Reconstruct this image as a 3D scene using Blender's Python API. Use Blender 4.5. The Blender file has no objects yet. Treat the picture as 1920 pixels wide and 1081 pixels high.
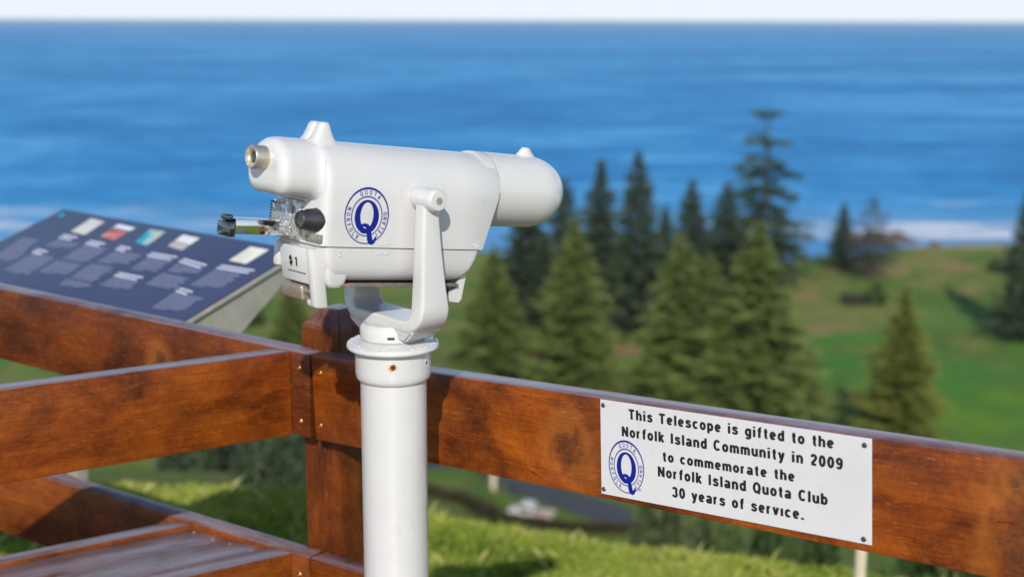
import bpy, bmesh, math, random
import numpy as np
from mathutils import Vector, Matrix

random.seed(7)
rng = np.random.default_rng(11)
R = math.radians
sc = bpy.context.scene
COL = sc.collection

# ------------------------------------------------------------------ camera
F, PW, PH, CAMH = 2500.0, 1920.0, 1081.0, 1.65          # focal length in photo pixels, camera height in metres
PITCH, ROLL = math.atan((PH / 2 - 38) / F), 0.0031
cp, sp = math.cos(PITCH), math.sin(PITCH)
FW = np.array([0, cp, -sp]); U0 = np.array([0, sp, cp]); R0 = np.array([1.0, 0, 0])
RT = math.cos(ROLL) * R0 + math.sin(ROLL) * U0
UP = -math.sin(ROLL) * R0 + math.cos(ROLL) * U0
CAM = np.array([0, 0, CAMH])
cam = bpy.data.cameras.new('camera'); cam_o = bpy.data.objects.new('camera', cam); COL.objects.link(cam_o)
cam.sensor_width = 36; cam.lens = F / PW * 36
cam.clip_start = 0.05; cam.clip_end = 300000
cam.dof.use_dof = True; cam.dof.focus_distance = 2.25; cam.dof.aperture_fstop = 2.6
M = Matrix((RT.tolist(), UP.tolist(), (-FW).tolist())).transposed().to_4x4(); M.translation = CAM.tolist()
cam_o.matrix_world = M
sc.camera = cam_o

# ------------------------------------------------------------------ light
SUN_EL, SUN_HEAD = 32.0, 2.0                             # light travels towards heading 2 degrees right of +Y
w = bpy.data.worlds.new('World'); sc.world = w; w.use_nodes = True
nt = w.node_tree
sky = nt.nodes.new('ShaderNodeTexSky'); sky.sky_type = 'NISHITA'; sky.sun_disc = False
sky.sun_elevation = R(SUN_EL); sky.sun_rotation = R(180 + SUN_HEAD); sky.altitude = 60
sky.air_density = 1.0; sky.dust_density = 0.4; sky.ozone_density = 1.5
tc = nt.nodes.new('ShaderNodeTexCoord'); sx = nt.nodes.new('ShaderNodeSeparateXYZ'); nt.links.new(tc.outputs['Generated'], sx.inputs[0])
mr_ = nt.nodes.new('ShaderNodeMapRange'); mr_.interpolation_type = 'SMOOTHSTEP'                 # pale bank of haze and cloud low over the sea
mr_.inputs[1].default_value = 0.0; mr_.inputs[2].default_value = 0.22; mr_.inputs[3].default_value = 0.92; mr_.inputs[4].default_value = 0.0
nt.links.new(sx.outputs['Z'], mr_.inputs[0])
mx_ = nt.nodes.new('ShaderNodeMix'); mx_.data_type = 'RGBA'; nt.links.new(mr_.outputs[0], mx_.inputs[0]); nt.links.new(sky.outputs[0], mx_.inputs[6]); mx_.inputs[7].default_value = (6.1, 6.75, 7.6, 1)
nt.links.new(mx_.outputs[2], nt.nodes['Background'].inputs[0])
nt.nodes['Background'].inputs[1].default_value = 0.11
sun = bpy.data.lights.new('sun', 'SUN'); sun.energy = 3.6; sun.angle = R(0.53); sun.color = (1.0, 0.94, 0.85)
sun_o = bpy.data.objects.new('sun', sun); COL.objects.link(sun_o)
sun_o.rotation_euler = (R(90 - SUN_EL), 0, R(-SUN_HEAD)); sun_o.location = (-1, -6, 8)
sc.view_settings.view_transform = 'Standard'; sc.view_settings.look = 'None'
sc.view_settings.exposure = 0.3; sc.view_settings.gamma = 1.0
sc.cycles.max_bounces = 6; sc.cycles.use_denoising = True


def ray(x, y): return FW + RT * (x - PW / 2) / F - UP * (y - PH / 2) / F
def onplane(x, y, p0, n):
    r = ray(x, y); return CAM + r * (((np.asarray(p0) - CAM) @ n) / (r @ n))
def unit(v): v = np.asarray(v, float); return v / np.linalg.norm(v)


# ------------------------------------------------------------------ helpers
def obj(name, bm, mat, parent=None, smooth=30, origin=None):
    me = bpy.data.meshes.new(name)
    if parent is not None: origin = parent['o_']
    org = np.array(origin if origin is not None else (0, 0, 0), float)
    if isinstance(bm, bmesh.types.BMesh):
        if np.any(org): bmesh.ops.translate(bm, verts=bm.verts, vec=(-org).tolist())
        bm.to_mesh(me); bm.free()
    else:
        v, f = bm
        me.from_pydata((np.asarray(v) - org).tolist(), [], f)
    if smooth:
        me.polygons.foreach_set('use_smooth', [True] * len(me.polygons))
        me.set_sharp_from_angle(angle=R(smooth))
    mats = mat if isinstance(mat, (list, tuple)) else [mat]
    for m in mats: me.materials.append(m)
    o = bpy.data.objects.new(name, me); COL.objects.link(o)
    if parent is not None:
        o.parent = parent
    else:
        o.location = org.tolist()
    ORG[o.name] = org
    o['o_'] = org.tolist()
    return o
ORG = {}

def tag(o, label, cat, group=None, kind=None):
    if label: o['label'] = label
    if cat: o['category'] = cat
    if group: o['group'] = group
    if kind: o['kind'] = kind
    return o

def thing(name, label, cat, loc=(0, 0, 0), group=None):
    o = bpy.data.objects.new(name, None); COL.objects.link(o)
    o.location = tuple(float(a) for a in loc); o['o_'] = [float(a) for a in loc]
    o.empty_display_size = 0.2
    return tag(o, label, cat, group)

def loft(bm, rings, cap0=True, cap1=True, closed=True):
    vs = [[bm.verts.new(tuple(p)) for p in r] for r in rings]
    n = len(vs[0])
    for a, b in zip(vs, vs[1:]):
        for i in range(n if closed else n - 1):
            j = (i + 1) % n
            bm.faces.new((a[i], a[j], b[j], b[i]))
    if cap0: bm.faces.new(list(reversed(vs[0])))
    if cap1: bm.faces.new(vs[-1])
    return vs

def fix(bm):
    bmesh.ops.recalc_face_normals(bm, faces=bm.faces)
    return bm

def prism(bm, pts8, bev=0.003, seg=2):
    """pts8: bottom ring of 4 then top ring of 4"""
    v = [bm.verts.new(tuple(p)) for p in pts8]
    fs = [(3, 2, 1, 0), (4, 5, 6, 7), (0, 1, 5, 4), (1, 2, 6, 5), (2, 3, 7, 6), (3, 0, 4, 7)]
    fl = [bm.faces.new([v[i] for i in f]) for f in fs]
    bmesh.ops.recalc_face_normals(bm, faces=fl)
    if bev:
        es = list({e for f in fl for e in f.edges})
        bmesh.ops.bevel(bm, geom=es, offset=bev, segments=seg, affect='EDGES', profile=0.5)
    return bm

def box(bm, fn, a, b, c, bev=0.003, seg=2):
    """box between ranges a,b,c in the frame function fn(a,b,c)"""
    p = [fn(x, y, z) for z in c for x, y in ((a[0], b[0]), (a[1], b[0]), (a[1], b[1]), (a[0], b[1]))]
    return prism(bm, p, bev, seg)

def lathe(bm, fn, prof, n=48, cap0=True, cap1=True):
    """prof: (radius, height); fn(x, y, h) maps to space"""
    rings = [[fn(r * math.cos(2 * math.pi * i / n), r * math.sin(2 * math.pi * i / n), h) for i in range(n)] for r, h in prof]
    loft(bm, rings, cap0, cap1)
    return fix(bm)

def BM(): return bmesh.new()


# ------------------------------------------------------------------ materials
def mat(name):
    m = bpy.data.materials.new(name); m.use_nodes = True
    nt = m.node_tree; b = nt.nodes['Principled BSDF']
    return m, nt, b
def N(nt, t, **kw):
    n = nt.nodes.new(t)
    for k, v in kw.items(): setattr(n, k, v)
    return n
def noise(nt, vec, scale, detail=4, rough=0.55, dist=0.0):
    n = N(nt, 'ShaderNodeTexNoise'); n.inputs['Scale'].default_value = scale
    n.inputs['Detail'].default_value = detail; n.inputs['Roughness'].default_value = rough; n.inputs['Distortion'].default_value = dist
    if vec is not None: nt.links.new(vec, n.inputs['Vector'])
    return n.outputs['Fac']
def mapping(nt, vec, scale=(1, 1, 1), loc=(0, 0, 0), rot=(0, 0, 0)):
    n = N(nt, 'ShaderNodeMapping'); n.inputs['Scale'].default_value = scale; n.inputs['Location'].default_value = loc; n.inputs['Rotation'].default_value = rot
    nt.links.new(vec, n.inputs['Vector']); return n.outputs[0]
def ramp(nt, fac, stops):
    n = N(nt, 'ShaderNodeValToRGB'); el = n.color_ramp.elements
    while len(el) < len(stops): el.new(0.5)
    for e, (p, c) in zip(el, stops):
        e.position = p; e.color = (*c, 1) if len(c) == 3 else c
    nt.links.new(fac, n.inputs[0]); return n.outputs[0]
def mix(nt, fac, a, b, mode='MIX'):
    n = N(nt, 'ShaderNodeMix', data_type='RGBA', blend_type=mode)
    for s, v in ((n.inputs[0], fac), (n.inputs[6], a), (n.inputs[7], b)):
        if isinstance(v, (int, float)): s.default_value = v
        elif isinstance(v, tuple): s.default_value = (*v, 1)
        else: nt.links.new(v, s)
    return n.outputs[2]
def mth(nt, op, a, b=0.0, c=None):
    n = N(nt, 'ShaderNodeMath', operation=op)
    for s, v in zip(n.inputs, (a, b, c)):
        if v is None: continue
        if isinstance(v, (int, float)): s.default_value = v
        else: nt.links.new(v, s)
    return n.outputs[0]
def bump(nt, h, strength, dist=0.001):
    n = N(nt, 'ShaderNodeBump'); n.inputs['Strength'].default_value = strength; n.inputs['Distance'].default_value = dist
    nt.links.new(h, n.inputs['Height']); return n.outputs[0]
def objc(nt): return N(nt, 'ShaderNodeTexCoord').outputs['Object']
def attr(nt, name, out='Vector'):
    n = N(nt, 'ShaderNodeAttribute'); n.attribute_name = name; return n.outputs[out]

def flat(name, col, rough=0.5, metal=0.0, spec=0.5, var=0.12, vscale=30, bmp=0.0):
    m, nt, b = mat(name); v = objc(nt)
    f = noise(nt, v, vscale, 5)
    c = ramp(nt, f, [(0.3, tuple(x * (1 - var) for x in col)), (0.7, tuple(min(1, x * (1 + var)) for x in col))])
    nt.links.new(c, b.inputs['Base Color'])
    b.inputs['Roughness'].default_value = rough; b.inputs['Metallic'].default_value = metal; b.inputs['Specular IOR Level'].default_value = spec
    if bmp: nt.links.new(bump(nt, noise(nt, v, vscale * 3, 4), bmp), b.inputs['Normal'])
    return m

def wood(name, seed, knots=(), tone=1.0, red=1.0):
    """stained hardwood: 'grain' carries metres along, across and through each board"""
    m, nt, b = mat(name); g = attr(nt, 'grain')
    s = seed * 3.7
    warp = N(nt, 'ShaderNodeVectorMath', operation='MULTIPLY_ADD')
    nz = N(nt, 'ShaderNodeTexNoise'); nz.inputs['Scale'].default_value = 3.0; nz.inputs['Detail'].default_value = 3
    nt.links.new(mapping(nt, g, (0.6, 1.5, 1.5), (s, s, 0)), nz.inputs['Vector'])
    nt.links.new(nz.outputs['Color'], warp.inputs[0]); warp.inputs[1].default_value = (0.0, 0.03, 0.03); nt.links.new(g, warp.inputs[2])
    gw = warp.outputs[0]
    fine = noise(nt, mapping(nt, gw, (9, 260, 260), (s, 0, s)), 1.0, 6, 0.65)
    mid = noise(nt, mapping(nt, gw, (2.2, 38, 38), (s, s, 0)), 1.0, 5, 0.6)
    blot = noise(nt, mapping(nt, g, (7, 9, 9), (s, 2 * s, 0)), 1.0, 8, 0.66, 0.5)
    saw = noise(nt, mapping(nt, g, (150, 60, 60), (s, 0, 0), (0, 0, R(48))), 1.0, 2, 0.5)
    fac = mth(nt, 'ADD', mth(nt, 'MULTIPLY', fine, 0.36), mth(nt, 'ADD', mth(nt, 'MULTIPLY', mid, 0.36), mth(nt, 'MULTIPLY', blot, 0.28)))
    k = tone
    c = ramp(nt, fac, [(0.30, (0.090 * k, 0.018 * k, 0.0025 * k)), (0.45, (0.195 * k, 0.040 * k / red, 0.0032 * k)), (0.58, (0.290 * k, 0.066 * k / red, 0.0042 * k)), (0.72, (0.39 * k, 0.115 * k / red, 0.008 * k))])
    bl = ramp(nt, blot, [(0.33, (0.40, 0.40, 0.52)), (0.47, (0.82, 0.80, 0.82)), (0.64, (1.18, 1.22, 0.95))])
    c = mix(nt, 1.0, c, bl, 'MULTIPLY')
    stain = ramp(nt, noise(nt, mapping(nt, g, (3.4, 4.5, 4.5), (3 * s, s, 0)), 1.0, 9, 0.70, 0.8), [(0.38, (0.42, 0.46, 0.62)), (0.56, (1.05, 1.0, 0.95))])
    c = mix(nt, 0.42, c, stain, 'MULTIPLY')
    sawr = ramp(nt, saw, [(0.36, (0.60, 0.58, 0.58)), (0.60, (1.15, 1.15, 1.12))])
    c = mix(nt, 0.30, c, sawr, 'MULTIPLY')
    fleck = ramp(nt, noise(nt, mapping(nt, gw, (38, 520, 520), (2 * s, 0, s)), 1.0, 3, 0.6), [(0.60, (0, 0, 0)), (0.72, (1, 1, 1))])
    c = mix(nt, mth(nt, 'MULTIPLY', fleck, 0.45), c, (0.50, 0.20, 0.035))
    for (ka, kb, ra, rb) in knots:                       # a knot: dark heart, swirled rim
        d = N(nt, 'ShaderNodeVectorMath', operation='LENGTH')
        nt.links.new(mapping(nt, gw, (1 / ra, 1 / rb, 0.001), (-ka / ra, -kb / rb, 0)), d.inputs[0])
        nn = noise(nt, mapping(nt, g, (30, 22, 22), (s, 0, 0)), 1.0, 4)
        dd = mth(nt, 'ADD', d.outputs['Value'], mth(nt, 'MULTIPLY_ADD', nn, 1.9, -0.95))
        rings = mth(nt, 'SINE', mth(nt, 'MULTIPLY', dd, 24.0))
        core = ramp(nt, dd, [(0.0, (1, 1, 1)), (0.4, (0.8, 0.8, 0.8)), (1.0, (0, 0, 0))])
        rim = ramp(nt, mth(nt, 'MULTIPLY', dd, 0.5), [(0.25, (0, 0, 0)), (0.5, (0.30, 0.30, 0.30)), (0.9, (0, 0, 0))])
        kc = mix(nt, mth(nt, 'MULTIPLY_ADD', rings, 0.3, 0.35), (0.035, 0.016, 0.009), (0.11, 0.05, 0.02))
        c = mix(nt, rim, c, (0.42, 0.15, 0.026)); c = mix(nt, mth(nt, 'MULTIPLY', core, 0.62), c, kc)
    # hairline drying cracks
    vor = N(nt, 'ShaderNodeTexVoronoi', feature='DISTANCE_TO_EDGE'); vor.inputs['Scale'].default_value = 1.0
    nt.links.new(mapping(nt, gw, (1.1, 9, 9), (s, s, s)), vor.inputs['Vector'])
    cm = mth(nt, 'MULTIPLY', mth(nt, 'LESS_THAN', vor.outputs['Distance'], 0.006), mth(nt, 'GREATER_THAN', blot, 0.60))
    c = mix(nt, mth(nt, 'MULTIPLY', cm, 0.75), c, (0.012, 0.006, 0.004))
    # upper faces: weathered grey, with the sky's lavender sheen painted into the bloom
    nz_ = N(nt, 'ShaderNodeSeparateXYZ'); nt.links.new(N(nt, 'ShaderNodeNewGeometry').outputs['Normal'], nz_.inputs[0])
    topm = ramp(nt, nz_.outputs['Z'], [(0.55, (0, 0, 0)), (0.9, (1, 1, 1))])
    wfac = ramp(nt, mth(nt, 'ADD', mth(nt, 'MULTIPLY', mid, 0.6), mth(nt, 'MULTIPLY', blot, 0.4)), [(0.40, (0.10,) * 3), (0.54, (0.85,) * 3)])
    sheen_bloom = ramp(nt, fine, [(0.3, (0.15, 0.108, 0.12)), (0.7, (0.29, 0.24, 0.285))])
    c = mix(nt, mth(nt, 'MULTIPLY', topm, wfac), c, sheen_bloom)
    nt.links.new(c, b.inputs['Base Color'])
    r = ramp(nt, mid, [(0.3, (0.34,) * 3), (0.7, (0.55,) * 3)])
    nt.links.new(r, b.inputs['Roughness']); b.inputs['Specular IOR Level'].default_value = 0.3
    nt.links.new(mth(nt, 'MULTIPLY_ADD', topm, 0.6, 0.08), b.inputs['Coat Weight']); b.inputs['Coat Roughness'].default_value = 0.25
    h = mth(nt, 'ADD', mth(nt, 'MULTIPLY', fine, 0.6), mth(nt, 'MULTIPLY', saw, 0.25))
    nt.links.new(bump(nt, h, 0.35, 0.0012), b.inputs['Normal'])
    return m

def white_paint(name='white_paint', col=(0.585, 0.582, 0.572), chips=0.0):
    m, nt, b = mat(name); v = objc(nt)
    big = noise(nt, v, 9, 5); c = ramp(nt, big, [(0.3, tuple(x * 0.94 for x in col)), (0.7, col)])
    dirt = noise(nt, mapping(nt, v, (60, 60, 18)), 1.0, 6, 0.7)
    dm = ramp(nt, dirt, [(0.58, (0, 0, 0)), (0.75, (0.6, 0.6, 0.6))])
    c = mix(nt, mth(nt, 'MULTIPLY', dm, 0.5), c, (0.40, 0.36, 0.29))
    rs = noise(nt, v, 140, 2); rm = mth(nt, 'GREATER_THAN', rs, 0.80)
    c = mix(nt, mth(nt, 'MULTIPLY', rm, 0.3), c, (0.42, 0.27, 0.14))
    nt.links.new(c, b.inputs['Base Color'])
    b.inputs['Roughness'].default_value = 0.32; b.inputs['Coat Weight'].default_value = 0.5; b.inputs['Coat Roughness'].default_value = 0.09
    h = mth(nt, 'ADD', mth(nt, 'MULTIPLY', noise(nt, v, 26, 3), 1.0), mth(nt, 'MULTIPLY', noise(nt, v, 260, 2), 0.25))
    if chips:
        h = mth(nt, 'ADD', h, mth(nt, 'MULTIPLY', mth(nt, 'GREATER_THAN', noise(nt, v, 120, 3), 0.56), chips))
    nt.links.new(bump(nt, h, 0.16, 0.0015), b.inputs['Normal'])
    return m

MW = white_paint()
MWC = white_paint('chipped_white_paint', (0.575, 0.572, 0.562), 1.6)
MWS = white_paint('sign_white', (0.60, 0.605, 0.61))
M_blue = flat('emblem_blue', (0.002, 0.012, 0.21), 0.45, spec=0.25, var=0.05)
M_black = flat('black_lettering', (0.010, 0.009, 0.011), 0.4, var=0.1)
M_dark = flat('dark_metal', (0.05, 0.045, 0.04), 0.45, 0.7, vscale=60)
M_knob = flat('knob_grey', (0.10, 0.095, 0.095), 0.33, 0.85, vscale=80)
M_brass = flat('eyepiece_metal', (0.66, 0.59, 0.47), 0.40, 0.85, var=0.06, vscale=60)
M_screw = flat('brass_screw', (0.50, 0.31, 0.10), 0.35, 1.0, vscale=300)
M_steel_screw = flat('steel_screw', (0.16, 0.15, 0.14), 0.4, 0.9, vscale=900, var=0.5)
M_lock = flat('lock_metal', (0.46, 0.39, 0.31), 0.42, 0.75, var=0.1, vscale=90, bmp=0.1)
M_lens = flat('lens_glass', (0.01, 0.012, 0.012), 0.03, spec=0.8)

def chrome():
    m, nt, b = mat('corroded_chrome'); v = objc(nt)
    n = noise(nt, v, 55, 6, 0.7); n2 = noise(nt, v, 260, 4, 0.7)
    f = ramp(nt, n, [(0.44, (0, 0, 0)), (0.53, (1, 1, 1))])
    c = mix(nt, f, (0.72, 0.73, 0.75), ramp(nt, n2, [(0.35, (0.20, 0.19, 0.15)), (0.65, (0.66, 0.64, 0.56))]))
    nt.links.new(c, b.inputs['Base Color'])
    nt.links.new(ramp(nt, f, [(0, (0.07,) * 3), (1, (0.55,) * 3)]), b.inputs['Roughness'])
    nt.links.new(mth(nt, 'MULTIPLY_ADD', f, -0.45, 1.0), b.inputs['Metallic'])
    nt.links.new(bump(nt, mth(nt, 'MULTIPLY', f, n2), 0.5, 0.002), b.inputs['Normal'])
    return m
M_chrome = chrome()
def chrome2():
    m, nt, b = mat('polished_chrome'); v = objc(nt)
    b.inputs['Base Color'].default_value = (0.75, 0.75, 0.77, 1); b.inputs['Metallic'].default_value = 1
    nt.links.new(ramp(nt, noise(nt, v, 40, 4), [(0.4, (0.05,) * 3), (0.75, (0.2,) * 3)]), b.inputs['Roughness'])
    return m
M_chrome2 = chrome2()
M_chrome3 = flat('chrome_dark_reflection', (0.16, 0.17, 0.17), 0.16, 1.0, var=0.3, vscale=120)  # slide tab chrome, its dark reflection put into the base colour
def rusty(name, base, rust=0.55, rough=0.5, metal=0.4, scale=40):
    m, nt, b = mat(name); v = objc(nt)
    n = noise(nt, v, scale, 6, 0.7)
    f = ramp(nt, n, [(rust, (0, 0, 0)), (rust + 0.1, (1, 1, 1))])
    rc = ramp(nt, noise(nt, v, scale * 4, 4), [(0.3, (0.16, 0.055, 0.015)), (0.7, (0.42, 0.20, 0.07))])
    c0 = ramp(nt, noise(nt, v, scale * 0.6, 5), [(0.3, tuple(x * 0.85 for x in base)), (0.7, tuple(x * 1.12 for x in base))])
    nt.links.new(mix(nt, f, c0, rc), b.inputs['Base Color'])
    nt.links.new(mth(nt, 'MULTIPLY_ADD', f, 0.35, rough), b.inputs['Roughness'])
    nt.links.new(mth(nt, 'MULTIPLY_ADD', f, -metal, metal), b.inputs['Metallic'])
    nt.links.new(bump(nt, n, 0.3, 0.001), b.inputs['Normal'])
    return m
M_plate = rusty('rusting_plate', (0.20, 0.19, 0.18), 0.52)
M_galv = rusty('galvanised_steel', (0.33, 0.32, 0.275), 0.58, 0.55, 0.15, 22)
M_cream = rusty('cream_paint', (0.58, 0.52, 0.38), 0.66, 0.45, 0.0, 30)
M_rust = flat('rust', (0.28, 0.10, 0.03), 0.9, var=0.4, vscale=200)

def foliage(name, dark, light, straw=None):
    m, nt, b = mat(name)
    a = attr(nt, 'tint', 'Fac')
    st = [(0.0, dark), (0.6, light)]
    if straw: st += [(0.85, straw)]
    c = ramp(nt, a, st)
    nt.links.new(c, b.inputs['Base Color']); b.inputs['Roughness'].default_value = 0.6; b.inputs['Specular IOR Level'].default_value = 0.25
    tr = N(nt, 'ShaderNodeBsdfTranslucent'); nt.links.new(c, tr.inputs['Color'])
    mx = N(nt, 'ShaderNodeMixShader'); mx.inputs[0].default_value = 0.3
    nt.links.new(b.outputs[0], mx.inputs[1]); nt.links.new(tr.outputs[0], mx.inputs[2])
    nt.links.new(mx.outputs[0], nt.nodes['Material Output'].inputs['Surface'])
    return m
M_pine_dark = foliage('pine_dark', (0.030, 0.052, 0.030), (0.090, 0.130, 0.068))
M_pine_mid = foliage('pine_olive', (0.060, 0.090, 0.022), (0.215, 0.270, 0.070))
M_pine_yel = foliage('pine_yellowish', (0.065, 0.085, 0.014), (0.235, 0.26, 0.05))
M_pine_grey = foliage('pine_greyish', (0.05, 0.055, 0.045), (0.13, 0.13, 0.10))
M_shrub = foliage('shrub_leaves', (0.026, 0.050, 0.016), (0.10, 0.165, 0.05))
M_shrub2 = foliage('shrub_leaves_soft', (0.05, 0.075, 0.03), (0.15, 0.19, 0.08))
M_grass = foliage('grass_blades', (0.10, 0.19, 0.014), (0.34, 0.41, 0.050), (0.52, 0.48, 0.17))
M_bark = flat('bark', (0.10, 0.075, 0.055), 0.9, var=0.35, vscale=6)
M_bark_pale = flat('pale_bark', (0.26, 0.17, 0.12), 0.9, var=0.3, vscale=6)
M_rock = flat('dark_rock', (0.10, 0.075, 0.06), 0.9, var=0.5, vscale=0.6)
M_rockp = flat('pale_rock', (0.42, 0.34, 0.27), 0.9, var=0.3, vscale=1.5)
M_road = flat('asphalt', (0.055, 0.057, 0.065), 0.85, var=0.15, vscale=0.5)

# ------------------------------------------------------------------ terrain
SEA = -61.5
def terrain(x, y):
    x = np.asarray(x, float); y = np.asarray(y, float)
    left = np.clip((-x - 1.2) / 3.5, 0, 1)
    yb = 7.0 - 0.65 * np.clip(x, 0, 3)                    # brow of the slope
    yn = np.minimum(y, yb)
    near = -0.2 * np.clip(yn - 2.5, 0, None) - (0.18 * np.clip(x + 1.3, 0, 1.4)) * np.clip((yn - 2.0) / 3, 0, 1)
    d = np.clip(y - yb, 0, None)
    k1 = 0.60 - 0.26 * left
    z = near - k1 * np.minimum(d, 14) - 0.56 * np.clip(np.minimum(d, 53) - 14, 0, None)
    z = z - 0.26 * np.clip(np.minimum(d, 123) - 53, 0, None) - 0.17 * np.clip(np.minimum(d, 173) - 123, 0, None) - 0.045 * np.clip(d - 173, 0, 70)
    z = np.maximum(z, -60.2 + 1.4 * np.sin(x * 0.021 + y * 0.013) + 0.8 * np.sin(y * 0.05 - x * 0.03))
    shore = 346 + 0.10 * np.clip(x, -200, 200) + 5 * np.sin(x * 0.06)
    z = z - 8.0 * np.clip((y - shore) / 12, 0, 1)
    z = z + np.clip(y - 20, 0, 100) / 100 * 0.35 * np.sin(x * 0.11) * np.cos(y * 0.08)
    return z

def hit(px, py, tmin=40):
    r = ray(px, py)
    ts = np.concatenate([np.arange(3, 40, 0.1), np.arange(40, 500, 0.4)]); ts = ts[ts >= tmin]
    P = CAM + ts[:, None] * r
    below = P[:, 2] < terrain(P[:, 0], P[:, 1])
    i = np.argmax(below) if below.any() else len(ts) - 1
    p = P[i].copy(); p[2] = float(terrain(p[0], p[1]))
    return p

def sea_at(px, py): return onplane(px, py, (0, 0, SEA), np.array([0, 0, 1.0]))

ys = np.concatenate([np.arange(-60, 0, 6), np.arange(0, 12, 0.3), np.arange(12, 60, 1.5), np.arange(60, 380, 2.5)])
fr = np.linspace(-1, 1, 141)
verts, faces = [], []
for y in ys:
    for f in fr:
        x = f * (14 + 0.75 * max(y, 0)); verts.append((x, y, float(terrain(x, y))))
nx = len(fr)
for j in range(len(ys) - 1):
    for i in range(nx - 1):
        a = j * nx + i; faces.append((a, a + 1, a + nx + 1, a + nx))
V = np.array(verts)

def vnoise(x, y, s, seed=0):
    r2 = np.random.default_rng(seed); T = r2.random((64, 64))
    u, v = x / s, y / s; i, j = np.floor(u).astype(int), np.floor(v).astype(int); fu, fv = u - i, v - j
    fu = fu * fu * (3 - 2 * fu); fv = fv * fv * (3 - 2 * fv); g = lambda a, b: T[a % 64, b % 64]
    return (g(i, j) * (1 - fu) + g(i + 1, j) * fu) * (1 - fv) + (g(i, j + 1) * (1 - fu) + g(i + 1, j + 1) * fu) * fv
def sstep(a, b, t):
    t = np.clip((t - a) / (b - a), 0, 1); return t * t * (3 - 2 * t)

# ground colours: lawn, mown fairway, dry grass and bare earth, each where it lies
n1 = vnoise(V[:, 0], V[:, 1] * 1.6, 22, 1); n2 = vnoise(V[:, 0], V[:, 1], 7, 2); n3 = vnoise(V[:, 0], V[:, 1], 60, 3)
lawn = np.array([0.075, 0.125, 0.026]); fair = np.array([0.062, 0.155, 0.026]); dry = np.array([0.17, 0.15, 0.055]); earth = np.array([0.27, 0.145, 0.085])
nearg = np.array([0.13, 0.19, 0.022]); brightg = np.array([0.095, 0.185, 0.020])
C = np.tile(lawn, (len(V), 1))
def blend(col, wgt):
    global C
    wgt = np.clip(wgt, 0, 1)[:, None]; C = C * (1 - wgt) + col * wgt
blend(fair, sstep(0.42, 0.62, n1)); blend(dry, 0.6 * sstep(0.60, 0.8, n2) * (V[:, 1] > 60))
far = sstep(250, 300, V[:, 1]); blend(dry, 0.55 * far * sstep(0.3, 0.7, n2 * 0.5 + n1 * 0.5))
def patch(px, py, rx, ry, col, k=1.0):
    tm = 3 if (px, py) == (330, 900) else 40
    p = hit(px, py, tm); q = hit(px + rx, py, tm); q2 = hit(px, py - ry, tm); q3 = hit(px, py + ry, tm)
    a = max(abs(q[0] - p[0]), 0.5); b2 = max(abs(q2[1] - q3[1]) / 2, 1.5)
    d = np.sqrt(((V[:, 0] - p[0]) / a) ** 2 + ((V[:, 1] - p[1]) / b2) ** 2) + (n2 - 0.5) * 0.7
    blend(np.array(col), k * (1 - sstep(0.7, 1.15, d)))
patch(1850, 760, 190, 70, fair, 1.0); patch(1700, 690, 170, 45, (0.058, 0.155, 0.026), 1.0); patch(1560, 680, 110, 40, (0.056, 0.150, 0.025), 1.0)
patch(1830, 790, 110, 22, brightg, 0.9); patch(1900, 745, 70, 18, brightg, 0.8)
for (a, b2, c2, d2, kk) in ((1660, 512, 45, 9, 1), (1785, 500, 45, 9, 0.9), (1828, 545, 16, 9, 1), (1510, 557, 40, 12, 0.8), (1570, 613, 85, 7, 0.9), (1500, 622, 50, 7, 0.9),
        (1165, 655, 50, 14, 1.2), (1000, 660, 60, 14, 0.9), (870, 660, 50, 12, 0.8), (845, 560, 25, 14, 0.9), (1600, 507, 50, 8, 0.7), (860, 900, 30, 8, 0.5), (1900, 478, 25, 6, 1), (480, 600, 60, 10, 0.35), (850, 612, 40, 10, 0.5)):
    patch(a, b2, c2, d2, (0.235, 0.145, 0.085), kk * 0.75)
patch(1600, 590, 130, 14, dry, 0.7); patch(1520, 530, 70, 18, dry, 0.5); patch(330, 900, 90, 22, (0.24, 0.20, 0.085), 0.8)
blend(np.array([0.125, 0.155, 0.035]), 0.75 * (1 - sstep(160, 205, V[:, 1])) * sstep(0.25, 0.55, n2 * 0.5 + n1 * 0.5))
blend(nearg, 1 - sstep(9, 16, V[:, 1]))
blend(np.array([0.30, 0.22, 0.14]), sstep(0.2, 0.9, (V[:, 1] - (341 + 0.10 * V[:, 0])) / 8))

def ground_mat():
    m, nt, b = mat('ground_cover')
    c = attr(nt, 'cover', 'Color'); v = objc(nt)
    n = noise(nt, v, 0.35, 8, 0.7); c = mix(nt, 1.0, c, ramp(nt, n, [(0.3, (0.90, 0.92, 0.86)), (0.7, (1.45, 1.42, 1.35))]), 'MULTIPLY')
    nn = noise(nt, v, 9, 5, 0.7); c = mix(nt, 0.7, c, ramp(nt, nn, [(0.3, (0.7, 0.7, 0.7)), (0.7, (1.25, 1.25, 1.2))]), 'MULTIPLY')
    nt.links.new(c, b.inputs['Base Color']); b.inputs['Roughness'].default_value = 0.95; b.inputs['Specular IOR Level'].default_value = 0.1
    nt.links.new(bump(nt, nn, 0.5, 0.05), b.inputs['Normal'])
    return m
gr = obj('ground', (V, faces), ground_mat(), smooth=180)
ca = gr.data.color_attributes.new('cover', 'FLOAT_COLOR', 'POINT')
ca.data.foreach_set('color', np.hstack([C, np.ones((len(C), 1))]).astype(np.float32).ravel())
tag(gr, None, None, kind='structure')

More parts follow.
